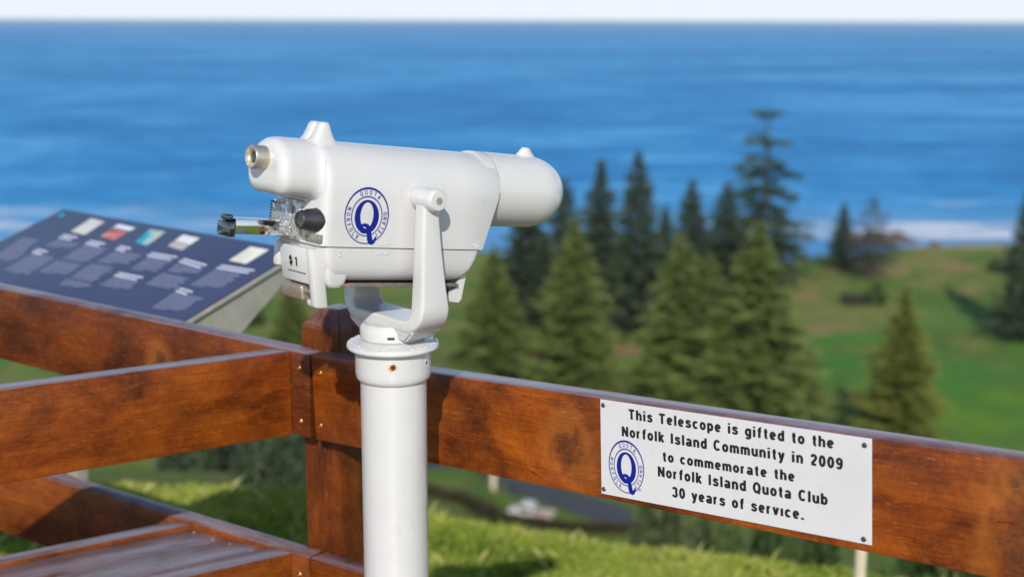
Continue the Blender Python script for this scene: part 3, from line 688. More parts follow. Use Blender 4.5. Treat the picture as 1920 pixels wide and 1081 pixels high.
def stroke_font():
    def el(cx, cy, rx, ry, a0, a1, n=18): return [(cx + rx * math.cos(R(a0 + (a1 - a0) * i / n)), cy + ry * math.sin(R(a0 + (a1 - a0) * i / n))) for i in range(n + 1)]
    def ring(cx, cy, rx, ry): return el(cx, cy, rx, ry, 0, 360, 28)
    bowl = ring(.26, .365, .182, .288)
    arch = el(.26, .44, .182, .213, 180, 0) + [(.442, 0)]
    sc_ = [(.425, .53), (.40, .60), (.33, .645), (.25, .655), (.15, .635), (.095, .55), (.12, .46), (.20, .41), (.31, .37), (.40, .315), (.43, .21), (.385, .12), (.30, .08), (.24, .075), (.15, .09), (.095, .14), (.075, .21)]
    G = {'o': (.52, [bowl]), 'e': (.52, [[(.08, .365), (.44, .365)], el(.26, .365, .182, .288, 0, 318)]), 'c': (.50, [el(.26, .365, .182, .288, 42, 318)]),
         'n': (.52, [[(.078, 0), (.078, .73)], arch]), 'h': (.52, [[(.078, 0), (.078, 1)], arch]),
         'm': (.80, [[(.078, 0), (.078, .73)], el(.24, .46, .16, .195, 180, 0) + [(.40, 0)], el(.56, .46, .16, .195, 180, 0) + [(.72, 0)]]),
         'r': (.36, [[(.078, 0), (.078, .73)], el(.26, .42, .182, .233, 180, 82)]), 'u': (.52, [[(.078, .73)] + el(.26, .29, .182, .213, 180, 360), [(.442, .73), (.442, 0)]]),
         'a': (.52, [ring(.235, .205, .160, .132), [(.43, 0), (.43, .48)] + el(.255, .48, .175, .175, 0, 158)]), 's': (.50, [sc_]),
         't': (.36, [[(.18, .93), (.18, .20), (.20, .11), (.26, .075), (.34, .078)], [(.02, .660), (.34, .660)]]), 'f': (.36, [[(.17, 0), (.17, .78), (.20, .88), (.27, .925), (.36, .925)], [(.02, .660), (.34, .660)]]),
         'i': (.20, [[(.10, 0), (.10, .73)], [(.10, .85), (.10, 1.0)]]), '\u0131': (.20, [[(.10, 0), (.10, .73)]]), 'l': (.20, [[(.10, 0), (.10, 1)]]), 'I': (.22, [[(.11, 0), (.11, 1)]]),
         'k': (.50, [[(.078, 0), (.078, 1)], [(.44, .73), (.10, .29)], [(.19, .42), (.45, 0)]]), 'd': (.52, [bowl, [(.442, 0), (.442, 1)]]), 'b': (.52, [bowl, [(.078, 0), (.078, 1)]]),
         'p': (.52, [bowl, [(.078, -.26), (.078, .73)]]), 'g': (.52, [bowl, [(.442, .73), (.442, -.04), (.41, -.13), (.33, -.19), (.24, -.20), (.14, -.175), (.085, -.11)]]),
         'y': (.50, [[(.06, .73), (.26, .06)], [(.45, .73), (.24, -.07), (.18, -.17), (.06, -.195)]]), 'v': (.50, [[(.06, .73), (.25, .02)], [(.44, .73), (.25, .02)]]),
         'T': (.60, [[(0, .925), (.60, .925)], [(.30, 0), (.30, .86)]]), 'N': (.62, [[(.08, 0), (.08, 1)], [(.54, 0), (.54, 1)], [(.10, .93), (.52, .07)]]),
         'C': (.62, [el(.32, .5, .245, .425, 42, 318)]), 'Q': (.66, [ring(.33, .5, .25, .425), [(.36, .25), (.60, -.03)]]),
         '2': (.52, [el(.26, .70, .180, .225, 172, -28) + [(.10, .15)], [(.04, .078), (.47, .078)]]), '0': (.52, [ring(.26, .5, .182, .425)]),
         '9': (.52, [ring(.26, .69, .182, .235), [(.442, .69), (.435, .42), (.40, .22), (.33, .10), (.24, .075), (.14, .10), (.085, .19)]]),
         '3': (.52, [el(.25, .735, .165, .19, 165, -78), el(.25, .30, .188, .222, 82, -165)]), '.': (.22, [[(.11, 0), (.11, .2)]]), 'U': (.62, [[(.08, 1), (.08, .31)] + el(.31, .31, .23, .235, 180, 360) + [(.54, 1)]]), 'O': (.68, [ring(.34, .5, .27, .425)]), 'A': (.66, [[(.03, 0), (.33, .98)], [(.63, 0), (.33, .98)], [(.15, .33), (.51, .33)]]),
         'R': (.60, [[(.08, 0), (.08, 1)], [(.08, .925), (.30, .925)] + el(.30, .70, .20, .225, 90, -90) + [(.08, .475)], [(.30, .46), (.56, 0)]]), 'F': (.52, [[(.08, 0), (.08, 1)], [(.08, .925), (.50, .925)], [(.08, .50), (.44, .50)]]),
         'L': (.50, [[(.08, 0), (.08, 1)], [(.08, .075), (.50, .075)]]), 'K': (.60, [[(.08, 0), (.08, 1)], [(.54, 1), (.10, .42)], [(.24, .58), (.57, 0)]]), 'S': (.56, [[(x_ * 1.1, y_ * 1.36) for x_, y_ in sc_]]),
         'D': (.64, [[(.08, 0), (.08, 1)], [(.08, .925), (.28, .925)] + el(.28, .5, .28, .425, 90, -90) + [(.08, .075)]]), '$': (.52, [[(x_, y_ * 1.25 + .06) for x_, y_ in sc_], [(.26, -.12), (.26, 1.1)]]), '1': (.36, [[(.22, 0), (.22, 1)], [(.24, .93), (.05, .76)]])}
    return G
GLY = stroke_font()
def heavy_text(body, track=0.20, wd=0.235, space=0.50):
    """bold grotesque lettering: returns quads as (4 points, layer)"""
    out, x, lay = [], 0.0, 0
    for ch in body:
        if ch == ' ': x += space; continue
        adv, strokes = GLY[ch]
        for st in strokes:
            P = np.array(st); n = len(P); closed = np.allclose(P[0], P[-1]); offs = []
            for i in range(n):
                a = P[i - 1] if i > 0 else (P[-2] if closed else P[0]); b2 = P[i + 1] if i < n - 1 else (P[1] if closed else P[-1])
                d = b2 - a; d = d / np.linalg.norm(d); nr = np.array([-d[1], d[0]])
                offs.append(nr * wd / 2 * (1.0 if abs(nr[0]) > 0.5 else 0.93))
            for i in range(n - 1):
                out.append(([P[i] + offs[i] + (x, 0), P[i] - offs[i] + (x, 0), P[i + 1] - offs[i + 1] + (x, 0), P[i + 1] + offs[i + 1] + (x, 0)], lay % 3))
            lay += 1
        x += adv + track
    return out, x - track

def emblem(fn):
    """round club emblem; fn(x, y, lift) maps unit coordinates (radius 1) to space"""
    bm = BM()
    def ring(cx0, cy0, rx0, ry0, cx1, cy1, rx1, ry1, lift, n=72):
        a = np.linspace(0, 2 * math.pi, n, endpoint=False)
        o_ = [bm.verts.new(tuple(fn(cx0 + rx0 * math.cos(t), cy0 + ry0 * math.sin(t), lift))) for t in a]
        i_ = [bm.verts.new(tuple(fn(cx1 + rx1 * math.cos(t), cy1 + ry1 * math.sin(t), lift))) for t in a]
        for k in range(n): bm.faces.new((o_[k], o_[(k + 1) % n], i_[(k + 1) % n], i_[k]))
    ring(0, 0, 1, 1, 0, -0.018, 0.950, 0.945, 0)
    ring(0, -0.02, 0.705, 0.71, 0, -0.025, 0.665, 0.67, 0)
    ring(0, -0.04, 0.545, 0.595, 0.0, 0.01, 0.292, 0.46, 0)
    ring(-0.09, -0.475, 0.19, 0.155, -0.095, -0.485, 0.115, 0.095, 0.08)
    st = [(-0.23, -0.40, 0.05), (-0.15, -0.335, 0.055), (-0.03, -0.325, 0.06), (0.08, -0.38, 0.085), (0.135, -0.50, 0.10), (0.17, -0.66, 0.105), (0.20, -0.80, 0.12), (0.24, -0.90, 0.115), (0.32, -0.94, 0.085), (0.40, -0.90, 0.07), (0.45, -0.82, 0.05), (0.49, -0.72, 0.025)]
    # smooth the stroke
    P = np.array(st); t = np.arange(len(P)); tt = np.linspace(0, len(P) - 1, 60)
    Q = np.stack([np.interp(tt, t, P[:, k]) for k in range(3)], 1)
    for _ in range(3): Q[1:-1] = (Q[:-2] + 2 * Q[1:-1] + Q[2:]) / 4
    vs = []
    for i in range(len(Q)):
        d = Q[min(i + 1, len(Q) - 1), :2] - Q[max(i - 1, 0), :2]; d = d / np.linalg.norm(d); n_ = np.array([-d[1], d[0]]) * Q[i, 2]
        vs.append([bm.verts.new(tuple(fn(*(Q[i, :2] + n_), 0.16))), bm.verts.new(tuple(fn(*(Q[i, :2] - n_), 0.16)))])
    for a, b2 in zip(vs, vs[1:]): bm.faces.new((a[0], a[1], b2[1], b2[0]))
    def arc(word, a0, a1, inward, size=0.168):
        for i, ch in enumerate(word):
            a = R(a0 + (a1 - a0) * i / (len(word) - 1)); q, tw = heavy_text(ch, 0.0, 0.150)
            out = np.array([math.cos(a), math.sin(a)]); tan = np.array([math.sin(a), -math.cos(a)])
            out2, tan2 = (-out, -tan) if inward else (out, tan)
            pos = out * 0.830 + np.array([0, -0.012])
            for pts, lay in q:
                bm.faces.new([bm.verts.new(tuple(fn(*(pos + tan2 * (p_[0] - tw / 2) * size + out2 * (p_[1] - 0.5) * size), 0.24 + 0.06 * lay))) for p_ in pts])
    arc('QUOTA', 113, 54, False); arc('NORFOLK', 164, 244, True); arc('ISLAND', 308, 368, True)
    bmesh.ops.remove_doubles(bm, verts=bm.verts, dist=1e-7)
    return bm
cen = (-0.1075, 0.0510)
eb = emblem(lambda x, y, l: T(cen[0] + x * 0.0430, HW + 0.00035 + l * 0.0006, cen[1] + y * 0.0455))
obj('club_emblem', eb, M_blue, housing, 0)
# blistered paint along the seam
rb = random.Random(3)
for (u0, w0, n_) in ((-0.066, 0.006, 9), (0.128, 0.008, 7), (-0.071, -0.008, 6), (-0.150, -0.012, 5), (0.012, 0.062, 3)):
    bm = BM()
    for _ in range(n_):
        c = T(u0 + rb.gauss(0, 0.005), HW - 0.0004 if w0 > 0 else 0.0716, w0 + rb.gauss(0, 0.0022)); r_ = rb.uniform(0.0014, 0.0032)
        bmesh.ops.create_icosphere(bm, subdivisions=2, radius=1.0, matrix=Matrix.Translation(c.tolist()) @ Matrix.Rotation(-AL, 4, 'Z') @ Matrix.Diagonal((0.0009, r_ * 1.4, r_, 1)))
    obj('paint_blister', bm, MWC, housing, 60)
# price on the plate
bm = BM()
for pts, lay in heavy_text('$1', 0.42, 0.20)[0]: bm.faces.new([bm.verts.new(tuple(D(-0.018 + p_[0] * 0.019, 0.0320 - p_[1] * 0.0145, 0.0084 + lay * 0.00003))) for p_ in pts])
box(bm, lambda a, b2, c: D(a, b2, c), (-0.024, 0.029), (0.0405, 0.0418), (0.0078, 0.0086), 0)
obj('price_lettering', bm, M_black, pd, 0)

# ------------------------------------------------------------------ timber railing
J = np.array([-0.4165, 2.6689, 0.9731])
dR = unit([0.7814, -0.6216, 0.055]); dL = unit([-0.8384, 0.5445, 0.025]); dA = unit([-0.824, -0.5663, 0.015])
BH, BT, LOW = 0.181, 0.048, 0.4486
def frame(p0, d, sgn):
    """board frame: along d, up across, away from the camera"""
    hz = unit([d[0], d[1], 0]); away = np.array([hz[1], -hz[0], 0]) * sgn; upv = np.cross(away, d); upv = upv if upv[2] > 0 else -upv
    return unit(d), unit(upv), away
def board(name, mat_, parent, p0, d, sgn, a, h, t, ends=None, bev=0.004, goff=0.0):
    """a: range along, h: range down from the line p0+d, t: range away; ends(which, h, t) may shift an end"""
    d, upv, away = frame(p0, d, sgn)
    def fn(x, y, z): return p0 + d * x - upv * y + away * z
    bm = BM(); P = []
    for z in t:
        for x, y, e in ((a[0], h[0], 0), (a[1], h[0], 1), (a[1], h[1], 1), (a[0], h[1], 0)):
            xx = x + (ends(e, z) if ends else 0); P.append(fn(xx, y, z))
    prism(bm, P, bev, 2)
    G = []
    bm.verts.ensure_lookup_table()
    for v in bm.verts:
        q = np.array(v.co) - p0; G.append((q @ d + goff, q @ upv, q @ away + goff))
    o = obj(name, bm, mat_, parent, 35)
    at_ = o.data.attributes.new('grain', 'FLOAT_VECTOR', 'POINT'); at_.data.foreach_set('vector', np.array(G, np.float32).ravel())
    return o, fn

rail = thing('timber_railing', 'reddish brown timber railing with square chamfered post and wide stained boards', 'railing', (J[0] + 0.1, J[1] + 0.1, 0))
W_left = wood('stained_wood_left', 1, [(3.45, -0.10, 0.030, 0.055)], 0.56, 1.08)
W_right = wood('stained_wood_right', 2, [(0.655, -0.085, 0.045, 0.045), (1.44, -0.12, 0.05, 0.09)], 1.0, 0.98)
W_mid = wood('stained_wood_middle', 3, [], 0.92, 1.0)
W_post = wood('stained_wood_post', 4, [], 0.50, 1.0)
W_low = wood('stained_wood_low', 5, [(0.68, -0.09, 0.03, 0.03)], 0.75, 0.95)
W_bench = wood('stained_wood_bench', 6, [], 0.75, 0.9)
GAP = 0.0008
# upper boards
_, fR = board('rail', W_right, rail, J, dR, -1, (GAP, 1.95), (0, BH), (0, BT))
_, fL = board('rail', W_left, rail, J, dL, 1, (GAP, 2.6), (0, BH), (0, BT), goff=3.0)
JA = J + dL * 0.050
dl, ul, al_ = frame(J, dL, 1); dA_, uA, aA = frame(JA, dA, 1)
# end of the dividing board is cut to lie against the left board's face
def cutA(e, z):
    if e: return 0
    # distance along dA from JA+aA*z to the left board's front plane
    p = JA + aA * z; return ((J - p) @ al_) / (dA_ @ al_) + 0.0006
_, fA = board('rail', W_mid, rail, JA - np.array([0, 0, 0.001]), dA, 1, (0, 2.2), (0, BH), (0, 0.045), ends=cutA, goff=7.0)
# lower boards
JLo = J - np.array([0, 0, LOW]) + dL * 0.018
dLo = unit([-0.8606, 0.5069, 0.036]); dRo = unit([0.7700, -0.6353, 0.0475])
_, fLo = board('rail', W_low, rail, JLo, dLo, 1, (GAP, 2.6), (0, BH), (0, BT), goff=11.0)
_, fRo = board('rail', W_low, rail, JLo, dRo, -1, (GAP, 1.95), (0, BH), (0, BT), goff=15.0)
# post behind the joint
ang = R(126); pd_ = np.array([math.sin(ang), math.cos(ang), 0]); pn = np.array([-pd_[1], pd_[0], 0])   # pn points away from the camera
if pn[1] < 0: pn = -pn
nR = frame(J, dR, -1)[2]
p0 = J + nR * BT + pn * 0.002
A1 = onplane(571, 850, p0, pn); A2 = onplane(642.5, 850, p0, pn)
a1 = (A1 - p0) @ pd_; a2 = (A2 - p0) @ pd_; PWD = a2 - a1
def fP(x, y, z): return p0 * np.array([1, 1, 0]) + pd_ * x + pn * y + np.array([0, 0, z])
ZT = onplane(571, 609, p0, pn)[2]
bm = BM(); rings = []
for z, ins in ((-0.45, 0), (ZT, 0), (ZT + 0.036, 0.030)):
    rings.append([fP(a1 + ins, ins, z), fP(a2 - ins, ins, z), fP(a2 - ins, PWD - ins, z), fP(a1 + ins, PWD - ins, z)])
loft(bm, rings); fix(bm); bmesh.ops.bevel(bm, geom=bm.edges[:], offset=0.003, segments=2, affect='EDGES')
G = [((np.array(v.co))[2], (np.array(v.co) - p0) @ pd_, (np.array(v.co) - p0) @ pn) for v in bm.verts]
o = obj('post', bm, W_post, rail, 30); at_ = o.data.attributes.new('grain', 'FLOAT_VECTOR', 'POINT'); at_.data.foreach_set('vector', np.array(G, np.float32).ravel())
# far posts that carry the long boards outside the photo's left and right edge
def post_at(fn, x, zt):
    q0 = fn(x, 0, BT + 0.002); bm = BM(); rings = []
    for z, ins in ((-0.6, 0), (zt, 0), (zt + 0.036, 0.03)):
        rings.append([np.array([q0[0], q0[1], z]) + pd_ * s1 + pn * s2 for s1, s2 in ((ins, ins), (PWD - ins, ins), (PWD - ins, PWD - ins), (ins, PWD - ins))])
    loft(bm, rings); fix(bm); bmesh.ops.bevel(bm, geom=bm.edges[:], offset=0.003, segments=2, affect='EDGES')
    G = [(v.co[2], (np.array(v.co) - q0) @ pd_, (np.array(v.co) - q0) @ pn) for v in bm.verts]
    o = obj('post', bm, W_post, rail, 30); at_ = o.data.attributes.new('grain', 'FLOAT_VECTOR', 'POINT'); at_.data.foreach_set('vector', np.array(G, np.float32).ravel())
post_at(fR, 1.80, ZT + 0.1); post_at(fL, 2.45, ZT + 0.06)
# countersunk brass screws
def screw(p, nrm, r, mat_, parent, name='screw'):
    nrm = unit(nrm); t1 = unit(np.cross(nrm, [0.1, 0.2, 1])); t2 = np.cross(nrm, t1)
    fn = lambda x, y, h: p + t1 * x + t2 * y + nrm * h
    bm = BM(); lathe(bm, fn, [(r, -0.002), (r, 0.0006), (r * 0.8, 0.0016), (r * 0.42, 0.0019), (r * 0.40, 0.0006), (0.0003, 0.0006)], 16)
    return obj(name, bm, mat_, parent, 30)
for px, py, pl in ((561, 689, 0), (563.5, 789, 0), (600, 698.5, 1), (601, 797, 1)):
    nn = al_ if pl == 0 else nR
    screw(onplane(px, py, J, nn) - nn * 0.0003, -nn, 0.0056, M_screw, rail)
nLo = frame(JLo, dLo, 1)[2]
screw(onplane(561, 1076, JLo, nLo), -nLo, 0.0056, M_screw, rail)

# ------------------------------------------------------------------ bench built against the lower boards
bench = thing('timber_bench', 'low timber bench seat of two weathered planks between edge boards below the dividing rail', 'bench', fLo(0.2, 0.2, -0.4) * np.array([1, 1, 0]))
dB = unit([-0.824, -0.5663, 0.012])
def bench_board(name, tt, width, drop, h, mat_, off, gap=0.0008):
    """a board running from the lower left rail towards the camera; tt: where its front line meets that rail"""
    P0 = fLo(tt, 0, 0) - np.array([0, 0, drop]); _, _, aB = frame(P0, dB, 1)
    def cut(e, z):
        if e: return 0
        p = P0 + aB * z; return ((JLo - p) @ nLo) / (dB @ nLo) + gap
    return board(name, mat_, bench, P0, dB, 1, (0, 1.7), (0, h), (0, width), ends=cut, bev=0.0018, goff=off)
bench_board('edge_board', 0.046, 0.045, 0.001, 0.17, W_bench, 21)
bench_board('edge_board', 0.340, 0.042, 0.006, 0.17, W_bench, 25)
t0_, t1_ = 0.046 + 0.045 / 0.93 + 0.004, 0.340
_, _, aB_ = frame(JLo, dB, 1)
k_ = abs(dLo @ aB_)
wid = ((t1_ - 0.046) * k_ - 0.045 - 0.0042) / 2
bench_board('seat_plank', 0.046 + (0.045 + 0.0015) / k_, wid, 0.0062, 0.03, W_bench, 29, 0.006)
bench_board('seat_plank', 0.046 + (0.045 + 0.0030 + wid) / k_, wid, 0.0112, 0.03, W_bench, 33, 0.006)

# timber deck of the lookout, inside the railing
bm = BM(); G = []
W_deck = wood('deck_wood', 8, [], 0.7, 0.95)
qa, qb = fRo(0.02, 0, -0.01), fRo(1.9, 0, -0.01); la, lb = fLo(0.02, 0, -0.01), fLo(2.5, 0, -0.01)
def xlim(y):
    lo = -4.0 if y < lb[1] - 9 else -4.0
    # right rail: x grows as y falls; left rail: x falls as y grows
    xr = qa[0] + (qa[1] - y) * (qb[0] - qa[0]) / (qa[1] - qb[1]) if y < qa[1] else la[0] - (y - la[1]) * (la[0] - lb[0]) / (lb[1] - la[1])
    return max(lo, -4.0), min(xr, 3.5)
yy = -4.0
while yy < 3.4:
    x0, x1 = xlim(yy + 0.09)
    if x1 > x0 + 0.1: prism(bm, [(x0, yy, -0.02), (x1, yy, -0.02), (x1, yy + 0.09, -0.02), (x0, yy + 0.09, -0.02), (x0, yy, 0.03), (x1, yy, 0.03), (x1, yy + 0.09, 0.03), (x0, yy + 0.09, 0.03)], 0.003, 1)
    yy += 0.096
G = [(v.co.x + 50, v.co.y, v.co.z) for v in bm.verts]
dk = obj('deck', bm, W_deck, None, 30); at_ = dk.data.attributes.new('grain', 'FLOAT_VECTOR', 'POINT'); at_.data.foreach_set('vector', np.array(G, np.float32).ravel())
tag(dk, None, None, kind='structure')

zs = np.array([0, 0, 1.0]); seat0 = fLo(0.12, 0, 0) * np.array([1, 1, 0]) + zs * (fLo(0.1, 0, 0)[2] - 0.0064)
for px, py in ((364, 997), (399, 1010), (431, 1019), (470, 1031), (333, 1061)):
    screw(onplane(px, py, seat0, zs), zs, 0.0048, M_lock, bench)

# ------------------------------------------------------------------ plaque
pO = J - nR * 0.0035
def SP(x, y): return onplane(x, y, pO, nR)
eX = frame(J, dR, -1)[0]; eY = frame(J, dR, -1)[1]
TL, TRc, BRc, BL = SP(1125, 748), SP(1634, 822.5), SP(1634, 1022), SP(1127.5, 924.5)
org = BL
def pc(p): return np.array([(p - org) @ eX, (p - org) @ eY])
plq = thing('sign_plaque', 'white rectangular plaque with black lettering and round blue emblem screwed to the railing', 'sign', BL)
bm = BM()
c2 = [pc(q) for q in (BL, BRc, TRc, TL)]
prism(bm, [org + eX * c[0] + eY * c[1] + nR * 0.0030 for c in c2] + [org + eX * c[0] + eY * c[1] for c in c2], 0.0006, 1)
obj('plate', bm, MWS, plq, 30)
def plf(x, y, l=0.0): return org + eX * x + eY * y - nR * (0.00035 + l)
bm = BM()
for body, s, sc_, e in (('This Telescope is gifted to the', (1179.1, 785), (1179.1, 766.5), (1563, 840)),
                        ('Norfolk Island Community in 2009', (1166.8, 816.8), (1166.8, 798.2), (1579.8, 879.6)),
                        ('to commemorate the', (1242.9, 863.6), (1242.9, 845.6), (1489.6, 902)),
                        ('Norfolk Island Quota Club', (1234.5, 892), (1234.5, 873), (1551.4, 946)),
                        ('30 years of service.', (1261, 930.4), (1261, 911.5), (1507.3, 973.8))):
    a, b2, c = pc(SP(*s)), pc(SP(*e)), pc(SP(*sc_))
    q, tw = heavy_text(body.replace('service', 'serv\u0131ce'))
    sy = c[1] - a[1]; sxx = (b2[0] - a[0]) / tw; slope = (b2[1] - a[1]) / (b2[0] - a[0])
    for pts, lay in q: bm.faces.new([bm.verts.new(tuple(plf(a[0] + p_[0] * sxx, a[1] + p_[0] * sxx * slope + p_[1] * sy, lay * 0.00003))) for p_ in pts])
obj('lettering', bm, M_black, plq, 0)
c0, cr, ct = pc(SP(1174.5, 874.5)), pc(SP(1208, 879)), pc(SP(1174.5, 825))
erx, ery = cr[0] - c0[0], ct[1] - c0[1]
obj('club_emblem', emblem(lambda x, y, l: plf(c0[0] + x * erx, c0[1] + y * ery, l * 0.0005)), M_blue, plq, 0)
bm = BM(); mc = pc(SP(1200, 918)); n_ = 20
ro = [bm.verts.new(tuple(plf(mc[0] + 0.0026 * math.cos(2 * math.pi * k / n_), mc[1] + 0.0026 * math.sin(2 * math.pi * k / n_)))) for k in range(n_)]; ri = [bm.verts.new(tuple(plf(mc[0] + 0.0021 * math.cos(2 * math.pi * k / n_), mc[1] + 0.0021 * math.sin(2 * math.pi * k / n_)))) for k in range(n_)]
for k in range(n_): bm.faces.new((ro[k], ro[(k + 1) % n_], ri[(k + 1) % n_], ri[k]))
for pts, lay in heavy_text('R', 0, 0.16)[0]: bm.faces.new([bm.verts.new(tuple(plf(mc[0] + (p_[0] - 0.3) * 0.0026, mc[1] + (p_[1] - 0.5) * 0.0026, lay * 0.00003))) for p_ in pts])
obj('registered_mark', bm, M_blue, plq, 0)
for px, py in ((1131, 759), (1621, 834), (1132.5, 916), (1619.5, 1010)):
    screw(SP(px, py) - nR * 0.0002, -nR, 0.0042, M_steel_screw, plq)

# ------------------------------------------------------------------ information panel beyond the left boards
th = math.atan((-1960 - 960) / F)
eP = np.array([math.sin(th), math.cos(th), 0])           # level direction, left and away
kP = np.array([math.cos(th), -math.sin(th), 0])          # uphill in plan, to the right and away
BR3 = CAM + ray(345, 600) * 3.25
def up_of(tilt): return kP * math.cos(tilt) + np.array([0, 0, math.sin(tilt)])
def slope_err(tilt):
    q = BR3 + up_of(tilt) * 0.5; d = q - CAM; x = PW / 2 + F * (d @ RT) / (d @ FW); y = PH / 2 - F * (d @ UP) / (d @ FW)
    return abs((y - 600) / (x - 345) - (493 - 600) / (520 - 345))
tilt = min(np.linspace(R(5), R(60), 1101), key=slope_err)
uP = up_of(tilt); nP = np.cross(uP, eP); nP = nP if nP[2] > 0 else -nP
def PP(x, y): return onplane(x, y, BR3, nP)
TR3 = PP(562, 467.5); hP = (TR3 - BR3) @ uP; wP = (PP(121, 391) - TR3) @ eP
def pan(a, b2, c): return BR3 + eP * a + uP * b2 + nP * c   # a leftwards, b uphill, c out of the face
info = thing('information_panel', 'tilted dark blue information panel with photographs and pale text on a grey steel stand', 'information board', (BR3[0], BR3[1], float(terrain(BR3[0], BR3[1]))))
M_panel = flat('panel_blue', (0.046, 0.060, 0.125), 0.42, spec=0.5, var=0.08, vscale=5)
M_ptext = flat('panel_text', (0.25, 0.27, 0.39), 0.5, var=0.05)
M_phead = flat('panel_heading', (0.55, 0.56, 0.66), 0.5, var=0.05)
bm = BM(); box(bm, pan, (0, wP), (-0.16, hP), (-0.006, 0), 0.001); face = obj('panel_face', bm, M_panel, info, 30)
bm = BM(); box(bm, pan, (-0.006, wP + 0.006), (-0.166, hP + 0.006), (-0.016, -0.0062), 0.002); obj('backing_plate', bm, M_galv, info, 30)
def quad(bm, pts, lift): bm.faces.new([bm.verts.new(tuple(PP(*p) + nP * lift)) for p in pts])
blocks = [((44, 444.7), (73, 450), (28, 491), (-15, 484)), ((107, 449), (153, 457), (130, 469.3), (84.4, 461.4)), ((63, 473.7), (105.4, 483.4), (52.7, 519.4), (7, 506.2)), ((160, 457.9), (207, 466.7), (163.4, 494.8), (117, 485)),
          ((108, 487.7), (156, 497.4), (126.5, 519.4), (72, 509.7)), ((218, 469.3), (270.6, 478), (237, 498.3), (181, 491.3)), ((172, 494), (218.8, 501.8), (177.5, 530.8), (131.8, 520.3)), ((125, 522), (175.7, 533.4), (161.7, 542.2), (110.7, 533.4)),
          ((280, 481), (324.4, 490), (289, 513), (244.5, 504.4)), ((217, 517.6), (263.6, 529), (242.5, 545.7), (184.5, 534.3)), ((331, 494.4), (386.6, 504.4), (373.3, 517.7), (313.3, 508.8)), ((305.5, 511), (355.5, 522), (329, 544.3), (272, 533.2)),
          ((406.6, 503.3), (460, 513), (408.8, 544.3), (355.5, 534.3)), ((326.6, 547.7), (384.4, 558.8), (333.3, 587.6), (284.4, 576.5))]
def lerp(a, b2, t): return (a[0] + (b2[0] - a[0]) * t, a[1] + (b2[1] - a[1]) * t)
for bl in blocks:
    bm = BM(); tl, tr, br, bl_ = bl; n = max(5, int(math.hypot(tl[0] - bl_[0], tl[1] - bl_[1]) / 5.0))
    for k in range(n):
        t0, t1 = (k + 0.15) / n, (k + 0.62) / n; x = 0.0; end = random.uniform(0.86, 1.0) if k < n - 1 else random.uniform(0.4, 0.9)
        while x < end - 0.02:
            e = min(end, x + random.uniform(0.05, 0.15))
            quad(bm, [lerp(lerp(tl, bl_, t1), lerp(tr, br, t1), x), lerp(lerp(tl, bl_, t1), lerp(tr, br, t1), e), lerp(lerp(tl, bl_, t0), lerp(tr, br, t0), e), lerp(lerp(tl, bl_, t0), lerp(tr, br, t0), x)], 0.0004)
            x = e + 0.018
    obj('text_block', bm, M_ptext, face, 0)
for (x0, y0), (x1, y1) in (((120, 439), (147, 444)), ((170, 450), (199, 456)), ((227, 460), (247, 465)), ((70, 466), (91, 471)), ((285, 473), (334, 481)), ((345, 484), (389, 496)), ((224, 510), (270, 519)), ((416, 496), (479, 506)), ((339, 539), (363, 546))):
    bm = BM(); dxx, dyy = (-7.0, 4.2)
    for k in range(2):
        a, b2 = (x0 + dxx * k, y0 + dyy * k), (x1 + dxx * k * 1.5, y1 + dyy * k)
        quad(bm, [(a[0] - 4.2, a[1] + 2.6), (b2[0] - 4.2, b2[1] + 2.6), b2, a], 0.0004)
    obj('heading', bm, M_phead, face, 0)
def photo_mat(name, stops, sx=1.0):
    m, nt, b = mat(name); v = objc(nt)
    n = noise(nt, mapping(nt, v, (9, 9, 22)), 1.0, 5, 0.6, 1.0)
    nt.links.new(ramp(nt, n, stops), b.inputs['Base Color']); b.inputs['Roughness'].default_value = 0.4
    return m
PH1 = photo_mat('faded_photo', [(0.3, (0.42, 0.40, 0.36)), (0.6, (0.62, 0.62, 0.60))])
PH2 = photo_mat('red_photo', [(0.35, (0.30, 0.10, 0.09)), (0.5, (0.50, 0.13, 0.12)), (0.62, (0.55, 0.34, 0.25))])
PH2b = photo_mat('pale_sky_photo', [(0.3, (0.50, 0.66, 0.74)), (0.6, (0.75, 0.80, 0.82))])
PH3 = photo_mat('turquoise_photo', [(0.40, (0.02, 0.30, 0.42)), (0.5, (0.10, 0.42, 0.50)), (0.58, (0.55, 0.50, 0.36)), (0.7, (0.05, 0.36, 0.44))])
PH4 = photo_mat('dusk_photo', [(0.3, (0.62, 0.60, 0.60)), (0.6, (0.76, 0.75, 0.76))])
PH4b = photo_mat('dark_shore_photo', [(0.3, (0.22, 0.18, 0.19)), (0.6, (0.46, 0.42, 0.42))])
PH5 = photo_mat('cream_photo', [(0.3, (0.62, 0.62, 0.50)), (0.6, (0.74, 0.75, 0.66))])
for q, m_ in (([(132.7, 434), (159, 440.3), (196.8, 415.7), (170.5, 409.5)], PH1), ([(188, 443.8), (214.4, 450.8), (243, 433), (211, 426.5)], PH2), ([(212, 426), (244, 432.6), (254.8, 427), (222.3, 420)], PH2b), ([(253, 454.4), (275.5, 461), (312, 434.4), (281, 429.5)], PH3),
              ([(328, 451), (357, 458.5), (375, 446.6), (343.3, 440)], PH4), ([(314, 461), (341, 469.5), (356.5, 459), (327.5, 451.4)], PH4b), ([(429.2, 488), (461, 494.8), (504.3, 468.4), (470, 462)], PH5), ([(108, 405.5), (117, 407.5), (123, 402), (115, 399.5)], flat('teal_mark', (0.02, 0.32, 0.40), 0.5))):
    bm = BM(); quad(bm, q, 0.0004); obj('photograph', bm, m_, face, 0)
